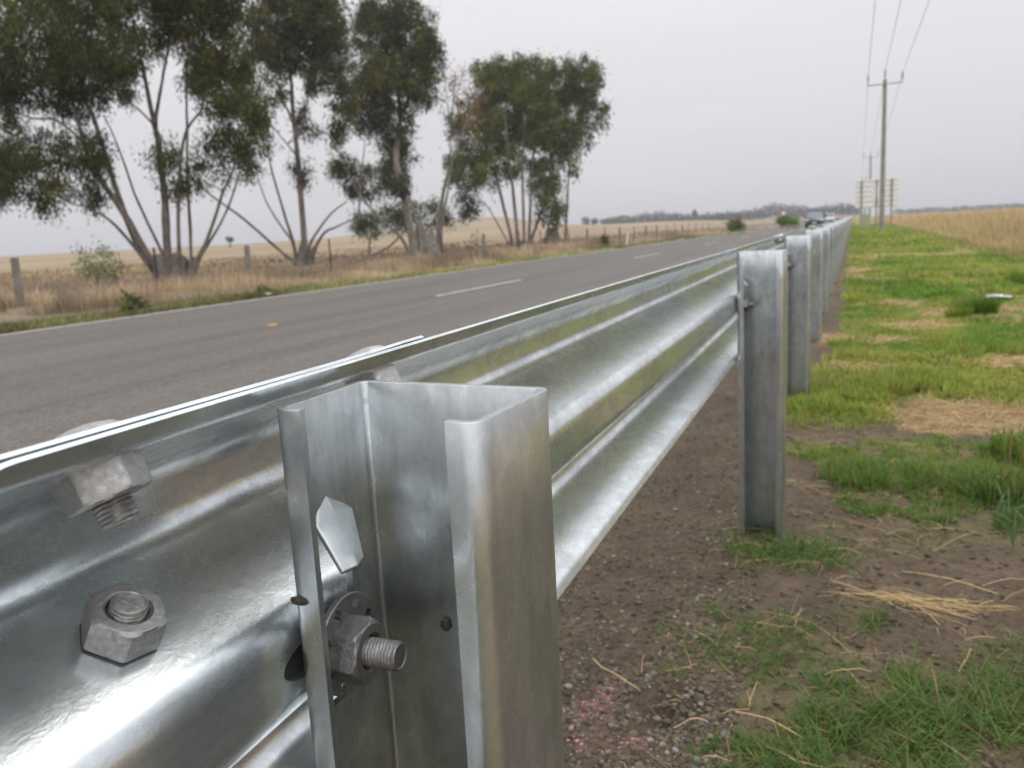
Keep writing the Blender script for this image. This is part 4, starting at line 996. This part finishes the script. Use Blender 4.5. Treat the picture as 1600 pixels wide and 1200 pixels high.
for px in np.arange(942, 1342, 2.6):
    b = np.interp(px, [a for a, _ in tl], [b for _, b in tl]); h = np.interp(px, list(hts), list(hts.values()))*R.uniform(0.72, 1.1)
    crown(px, b-h*0.62, R.uniform(5, 8), h*0.5, 470, (0.045, 0.052, 0.032), 90)
    crown(px+1, b-h*0.25, 6, h*0.35, 470, (0.040, 0.046, 0.03), 40)
for px in np.arange(1400, 1800, 4.0):
    b = np.interp(px, [1400, 1800], [336, 316]); h = R.uniform(6, 10)
    crown(px, b-h*0.5, R.uniform(6, 9), h*0.6, 620, (0.042, 0.052, 0.034), 70)
tag(mesh_np('distant_wood', np.concatenate(VV), np.concatenate(FF), M_LEAF, col=np.concatenate(CC)), 'hazy grey green belt of distant trees along the horizon', 'woodland', kind='stuff')
def lone(label, px, py, rx, ry, zc, base=(0.05, 0.056, 0.036)):
    VV, FF, CC, crown = far_trees(); crown(px, py, rx, ry, zc, base, 260); crown(px+rx*0.3, py+ry*0.4, rx*0.7, ry*0.6, zc, base, 120)
    b = pix(px, py+ry*1.4, zc); g0 = float(gz(b[0], b[1])); b[2] = g0
    r = empty('distant_tree', b, label, 'tree', 'lone trees in the far fields')
    mesh_np('crown', np.concatenate(VV)-b, np.concatenate(FF), M_LEAF, r, col=np.concatenate(CC))
    c = pix(px, py, zc); MB().tube(np.array([[0, 0, -0.3], (c-b)*0.6, c-b]), [0.3, 0.2, 0.1], 7).build('trunk', M_BARK, r)
lone('leftmost grey tree of a distant pair beside the far tree belt', 915, 345, 7, 7, 430)
lone('right tree of the distant pair, left of the far tree belt', 928, 346, 6, 6, 430)
lone('tall narrow tree rising above the middle of the far tree belt', 1085, 334, 4.5, 6, 450)
lone('tiny lone tree in the golden field between the two leftmost gum trees', 359, 374, 6, 4, 220, (0.08, 0.085, 0.06))

# ------------------------------------------------------------------ fence on the far side
FX = -15.6
def on_fence(px):                                       # distance along the fence of the post seen in that direction
    v = M3 @ np.array([(px-800)/FPX, (410-87*px/1600-600)/FPX, 1.0]); return FX*v[1]/v[0]
fr = empty('wire_fence', (FX, 20, 0), 'old post and wire fence through the dry grass on the far side of the road', 'fence')
fp = [(22, 'w'), (243, 's'), (385, 'w'), (515, 's'), (690, 's'), (755, 'w'), (810, 's'), (845, 's'), (888, 's'), (917, 'w'), (945, 's'), (968, 'w'), (992, 's'), (1009, 'w'), (1026, 'w'), (1042, 's'), (1053, 's'), (1066, 'w'), (1076, 's'), (1087, 's'), (1097, 's'), (1107, 's')]
yl = []
for px, ty in fp:
    y = on_fence(px); yl.append(y); z0 = float(gz(FX, y)); mbx = MB()
    if ty == 'w': mbx.tube([[0, y-20, z0-0.1], [0.01, y-20, z0+0.6], [0.02, y-20, z0+0.99]], [0.085, 0.08, 0.075], 10); mbx.build('post', M_WOOD, fr, sharp=40)
    else:
        lean = R.normal(0, 0.03)
        for a in (0, 2.09, 4.19):
            mbx.box((lean, y-20, z0+0.50), (0.05, 0.008, 1.12), a)
        mbx.build('post', M_STEELPOST, fr)
y0, y1 = 4.0, max(yl)+5
for h in (0.22, 0.45, 0.68, 0.90):
    yy = np.arange(y0, y1, 1.5); P = np.stack([np.full(len(yy), 0.045), yy-20, gz(FX, yy)+h+0.01*np.sin(yy*1.3)], 1)
    MB().tube(P, 0.0035, 5).build('wire', M_WIRE, fr)
# white guide post leaning in the verge
g = empty('guide_post', (-11.2, 44.0, float(gz(-11.2, 44.0))), 'thin white leaning roadside guide post before the far fence', 'guide post')
mbx = MB(); mbx.box((0, 0, 0.47), (0.085, 0.03, 1.0)); mbx.build('post', M_WHITE, g)
mbx = MB(); mbx.box((0, -0.018, 0.88), (0.06, 0.006, 0.12)); mbx.build('reflector', M_RED, g); g.rotation_euler.y = 0.12
# small sign above the bright green bush
pz = pix(1224, 334, 95); g = empty('roadside_sign', (pz[0], pz[1], 0), 'small pale red and white sign on a post behind the bright green bush', 'sign')
MB().tube([[0, 0, 0], [0, 0, pz[2]+0.3]], 0.035, 8).build('post', M_SIGNPOST, g)
mbx = MB(); mbx.lathe([(0.33, 0), (0.34, 0.01), (0.34, 0.025), (0.33, 0.03)], frame((0, -0.04, pz[2]), (0, -1, 0), (1, 0, 0)), 32); mbx.build('sign_plate', M_WHITE, g, sharp=40)
k = 32; th = np.arange(k+1)*2*np.pi/k; A = np.stack([np.stack([r*np.cos(th), np.full(k+1, -0.075), pz[2]+r*np.sin(th)], 1) for r in (0.24, 0.335)]); B_ = A+np.array([0, 0.003, 0])
V, F = shell(A, B_, np.ones((1, k), bool)); mesh_np('red_ring', V, F, M_RED, g)

# ------------------------------------------------------------------ power poles and wires
def pole(loc, label, H, arm=0.95):
    g = empty('power_pole', loc, label, 'power pole', 'power poles on the right verge')
    MB().tube([[0, 0, -0.3], [0, 0, H*0.5], [0, 0, H]], [0.155, 0.13, 0.105], 14).build('pole_shaft', M_POLE, g, sharp=40)
    mbx = MB(); mbx.box((0, -0.12, H-0.26), (2*arm, 0.06, 0.055)); mbx.build('crossarm', M_POLE, g)
    for x in (-arm+0.04, 0.0, arm-0.04):
        z = H-0.23 if x else H
        mbx = MB(); pr = [(0.016, 0), (0.016, 0.16)]
        for q in range(5): pr += [(0.035, 0.16+q*0.07), (0.055, 0.19+q*0.07), (0.03, 0.22+q*0.07)]
        pr += [(0.03, 0.56), (0.005, 0.58)]
        M = np.eye(4); M[:3, 3] = (x, -0.12 if x else 0, z); mbx.lathe(pr, M, 14); mbx.build('insulator', M_INS, g, smooth=True)
    return g
PH = 8.55
poles = [(1.54, 55.0), (2.0, 127.0), (2.35, 200.0), (2.6, 272.0)]
pl = ['nearest grey wooden power pole with crossarm standing before the big sign', 'second power pole, rising behind the top edge of the big sign', 'third power pole, a tiny stub left of the second behind the sign', 'farthest power pole, barely visible at the left edge of the big sign']
for (x, y), l in zip(poles, pl): pole((x, y, 0), l, PH if y < 60 else 8.9)
wl = {-0.91: 'left power line running from the crossarm of the nearest pole to the frame top', 0.0: 'middle power line fixed to the top of the nearest pole', 0.91: 'right power line running from the right end of the nearest crossarm'}
for dx, l in wl.items():
    mbx = MB(); prs = [(1.35, -18.0)]+poles
    for (xa, ya), (xb, yb) in zip(prs[:-1], prs[1:]):
        t = np.linspace(0, 1, 26); hz_ = PH + (0.33 if dx else 0.58)
        h0 = hz_; h1 = hz_ + (0.35 if yb > 60 else 0); h0 = hz_+(0.35 if ya > 60 else 0)
        sag = 0.55
        P = np.stack([xa+(xb-xa)*t+dx, ya+(yb-ya)*t-(0.12 if dx else 0), h0+(h1-h0)*t-sag*4*t*(1-t)], 1)
        mbx.tube(P, 0.011, 6)
    tag(mbx.build('power_line', M_CABLE, smooth=True), l, 'power line', 'power lines over the right verge')

# ------------------------------------------------------------------ large road sign seen from behind
g = empty('road_sign', (1.6, 72, 0), 'large pale road sign seen from behind on three dark posts beside the power pole', 'road sign')
x0, x1, z0, z1 = 0.08-1.6, 3.16-1.6, 1.46, 3.63
mbx = MB(); mbx.box(((x0+x1)/2, 0.0, (z0+z1)/2), (x1-x0, 0.02, z1-z0)); mbx.build('sign_panel', M_SIGN, g)
for k in range(6):
    mbx = MB(); mbx.box(((x0+x1)/2, -0.035, z0+0.12+k*(z1-z0-0.24)/5), (x1-x0-0.05, 0.05, 0.055)); mbx.build('stiffener', M_SIGNRIB, g)
for px in (0.53, 1.62, 2.68):
    MB().tube([[px-1.6, -0.115, -0.3], [px-1.6, -0.115, z1-0.05]], 0.055, 12).build('support_post', M_SIGNPOST, g, sharp=40)
g = empty('small_sign', (1.42, 63, 0), 'small plain pale sign board standing in front of the large road sign', 'sign')
MB().tube([[0, 0, -0.2], [0, 0, 2.9]], 0.03, 10).build('support_post', M_SIGNPOST, g)
mbx = MB(); mbx.box((0, 0.045, 2.45), (0.62, 0.012, 0.8)); mbx.build('sign_panel', M_WHITE, g)
g = empty('roadside_cabinet', (0.75, 68, 0), 'small pale green grey cabinet at the foot of the large road sign', 'cabinet')
mbx = MB(); mbx.box((0, 0, 0.45), (0.7, 0.5, 0.9)); mbx.box((0, 0, 0.93), (0.78, 0.58, 0.06)); mbx.build('housing', simple('cabinet_paint', (0.36, 0.37, 0.28), 0.6, var=0.12), g)
mbx = MB(); mbx.box((0, -0.262, 0.45), (0.58, 0.02, 0.72)); mbx.build('door', simple('cabinet_door_paint', (0.33, 0.34, 0.25), 0.6, var=0.12), g)

# ------------------------------------------------------------------ cars
M_GLASS = simple('car_glass', (0.16, 0.19, 0.22), 0.06, var=0.05)
M_TYRE = simple('tyre_rubber', (0.02, 0.02, 0.02), 0.85)
M_RIM = simple('wheel_alloy', (0.5, 0.5, 0.52), 0.35, 0.8)
M_TRIM = simple('black_trim', (0.02, 0.02, 0.022), 0.5)
M_LAMP = simple('headlamp_lens', (0.7, 0.72, 0.75), 0.1, 0.3)
def car(loc, label, paint, wdt=1.82, hgt=1.66, lng=4.6, rz=0):
    g = empty('car', loc, label, 'car', 'oncoming cars', rz)     # front faces local -y
    hw = wdt/2; L = lng
    # side outline stations: y, half width, z low, z belt
    def loft(rows, name, m, sharp=30):
        V = np.array(rows, float); n, k = V.shape[:2]
        i = np.arange(n-1)[:, None]*k; j = np.arange(k)[None]; j2 = (j+1) % k
        F = np.stack([i+j, i+j2, i+k+j2, i+k+j], -1).reshape(-1, 4)
        return MB().add(V.reshape(-1, 3), [F, np.array([np.arange(k)[::-1], (n-1)*k+np.arange(k)])]).build(name, m, g, sharp=sharp)
    def ring(y, a, zb, zt, at):
        return [(-a, y, zb+0.08), (-a*0.92, y, zb), (a*0.92, y, zb), (a, y, zb+0.08), (a, y, (zb+zt)/2), (at, y, zt-0.05), (at*0.9, y, zt), (-at*0.9, y, zt), (-at, y, zt-0.05), (-a, y, (zb+zt)/2)]
    bz = hgt*0.57
    loft([ring(0.0, hw*0.80, 0.30, bz*0.70, hw*0.74), ring(0.10, hw*0.93, 0.24, bz*0.80, hw*0.86), ring(0.45, hw*0.99, 0.22, bz*0.93, hw*0.92), ring(1.15, hw, 0.22, bz*1.02, hw*0.95),
          ring(L*0.6, hw, 0.22, bz*1.04, hw*0.96), ring(L-0.25, hw*0.98, 0.25, bz*1.05, hw*0.94), ring(L, hw*0.9, 0.35, bz*0.98, hw*0.86)], 'body', paint)
    cab = lambda y, a, z0, z1, b: [(-a, y[0], z0), (a, y[0], z0), (b, y[1], z1), (-b, y[1], z1)]
    c = MB()
    a, b = hw*0.93, hw*0.76
    Y = [1.05, 1.85, L-0.7, L-0.12]; zt = hgt
    v = np.array([(-a, Y[0], bz), (a, Y[0], bz), (b, Y[1], zt-0.05), (-b, Y[1], zt-0.05), (-a, Y[3], bz), (a, Y[3], bz), (b, Y[2], zt-0.04), (-b, Y[2], zt-0.04)])
    c.add(v, [[[0, 1, 2, 3], [5, 4, 7, 6], [1, 5, 6, 2], [4, 0, 3, 7], [3, 2, 6, 7]]]); c.build('cabin_glass', M_GLASS, g)
    r_ = MB(); r_.box((0, (Y[1]+Y[2])/2, zt-0.02), (2*b+0.04, Y[2]-Y[1]+0.12, 0.06), 0, 0.93)
    for s in (-1, 1):
        r_.tube([(s*a, Y[0]-0.01, bz), (s*b, Y[1]-0.01, zt-0.04)], 0.035, 6); r_.tube([(s*a, Y[3]+0.01, bz), (s*b, Y[2], zt-0.04)], 0.05, 6); r_.tube([(s*(a+0.005), L*0.58, bz), (s*(b+0.01), L*0.56, zt-0.05)], 0.03, 6)
    r_.build('roof', paint, g, sharp=30)
    m = MB(); m.box((0, -0.015, 0.50), (hw*1.25, 0.06, 0.22)); m.box((0, 0.0, 0.30), (hw*1.5, 0.10, 0.10)); m.build('grille', M_TRIM, g)
    m = MB(); m.box((0, -0.055, 0.46), (0.40, 0.012, 0.12)); m.build('number_plate', M_WHITE, g)
    for s in (-1, 1):
        m = MB(); m.box((s*hw*0.72, 0.05, bz*0.76), (0.34, 0.10, 0.14), s*0.35, 0.8); m.build('headlight', M_LAMP, g)
        m = MB(); m.box((s*(hw+0.10), 1.30, bz+0.10), (0.20, 0.10, 0.15), 0, 0.8); m.build('mirror', paint, g)
        for y in (0.85, L-0.85):
            Mx = frame((s*(hw-0.20), y, 0.33), (s, 0, 0), (0, 0, 1))
            wh = MB(); wh.lathe([(0.20, 0), (0.31, 0), (0.33, 0.03), (0.33, 0.18), (0.31, 0.21), (0.22, 0.215)], Mx, 28); wo = wh.build('wheel', M_TYRE, g, sharp=40)
            rm = MB(); Mx2 = frame((s*(hw+0.012), y, 0.33), (s, 0, 0), (0, 0, 1)); rm.lathe([(0.21, 0), (0.21, 0.012), (0.08, 0.004), (0.04, 0.02)], Mx2, 20); rm.build('rim', M_RIM, wo, sharp=40)
    return g
P_DARK = simple('dark_blue_grey_car_paint', (0.045, 0.05, 0.065), 0.25, 0.3, var=0.05)
P_PALE = simple('pale_beige_car_paint', (0.48, 0.45, 0.41), 0.3, 0.2, var=0.05)
car((-3.55, 88, 0.004), 'dark oncoming car with pale windscreen, nearest on the road', P_DARK)
car((-3.55, 138, 0.004), 'pale car following farther back behind the dark oncoming car', P_PALE, hgt=1.55)
P_RED = simple('orange_red_car_paint', (0.5, 0.11, 0.04), 0.35, var=0.05)
car((-3.5, 225, 0.004), 'tiny orange car farthest away on the road beside the guardrail', P_RED, hgt=1.5)

# ------------------------------------------------------------------ litter
def litter(name, label, loc, size, seed, m=M_WHITE):
    q = np.random.default_rng(seed); n = 9
    X, Y = np.meshgrid(np.linspace(-1, 1, n), np.linspace(-1, 1, n)); Z = 0.35+0.35*fbm(X*1.7+seed, Y*1.7, 3, seed)*(1.2-X*X*0.5)
    rr = 1+0.25*np.sin(np.arctan2(Y, X)*3+seed)
    A = np.stack([X*size[0]*rr, Y*size[1]*rr, Z*size[2]], -1); B_ = A-np.array([0, 0, 0.004])
    V, F = shell(A, B_, np.ones((n-1, n-1), bool)); o = mesh_np(name, V, F, m, smooth=True); o.location = loc
    return tag(o, label, 'litter')
litter('plastic_scrap', 'flat white plastic scrap lying in the green grass at right', (1.33, 9.48, float(gz(1.33, 9.48))+0.03), (0.10, 0.10, 0.03), 3)
litter('paper_litter', 'crumpled white litter at the far road edge below the gum trees', (-10.2, 12.85, float(gz(-10.2, 12.85))), (0.055, 0.055, 0.12), 5)

# ------------------------------------------------------------------ haze
mh = bpy.data.materials.new('thin_haze'); mh.use_nodes = True; t = mh.node_tree; t.nodes.clear()
vo = N(t, 'ShaderNodeVolumePrincipled'); vo.inputs['Density'].default_value = 0.0007; vo.inputs['Color'].default_value = (0.86, 0.86, 0.90, 1)
om = N(t, 'ShaderNodeOutputMaterial'); t.links.new(vo.outputs[0], om.inputs['Volume'])
mbx = MB(); zlo = float(GV[:, 2].min())-1.0; zhi = 40.0
mbx.box((0, 2850, (zlo+zhi)/2), (8600, 6600, zhi-zlo))
tag(mbx.build('haze', mh), 'thin pale haze over the far fields', 'haze', kind='stuff')
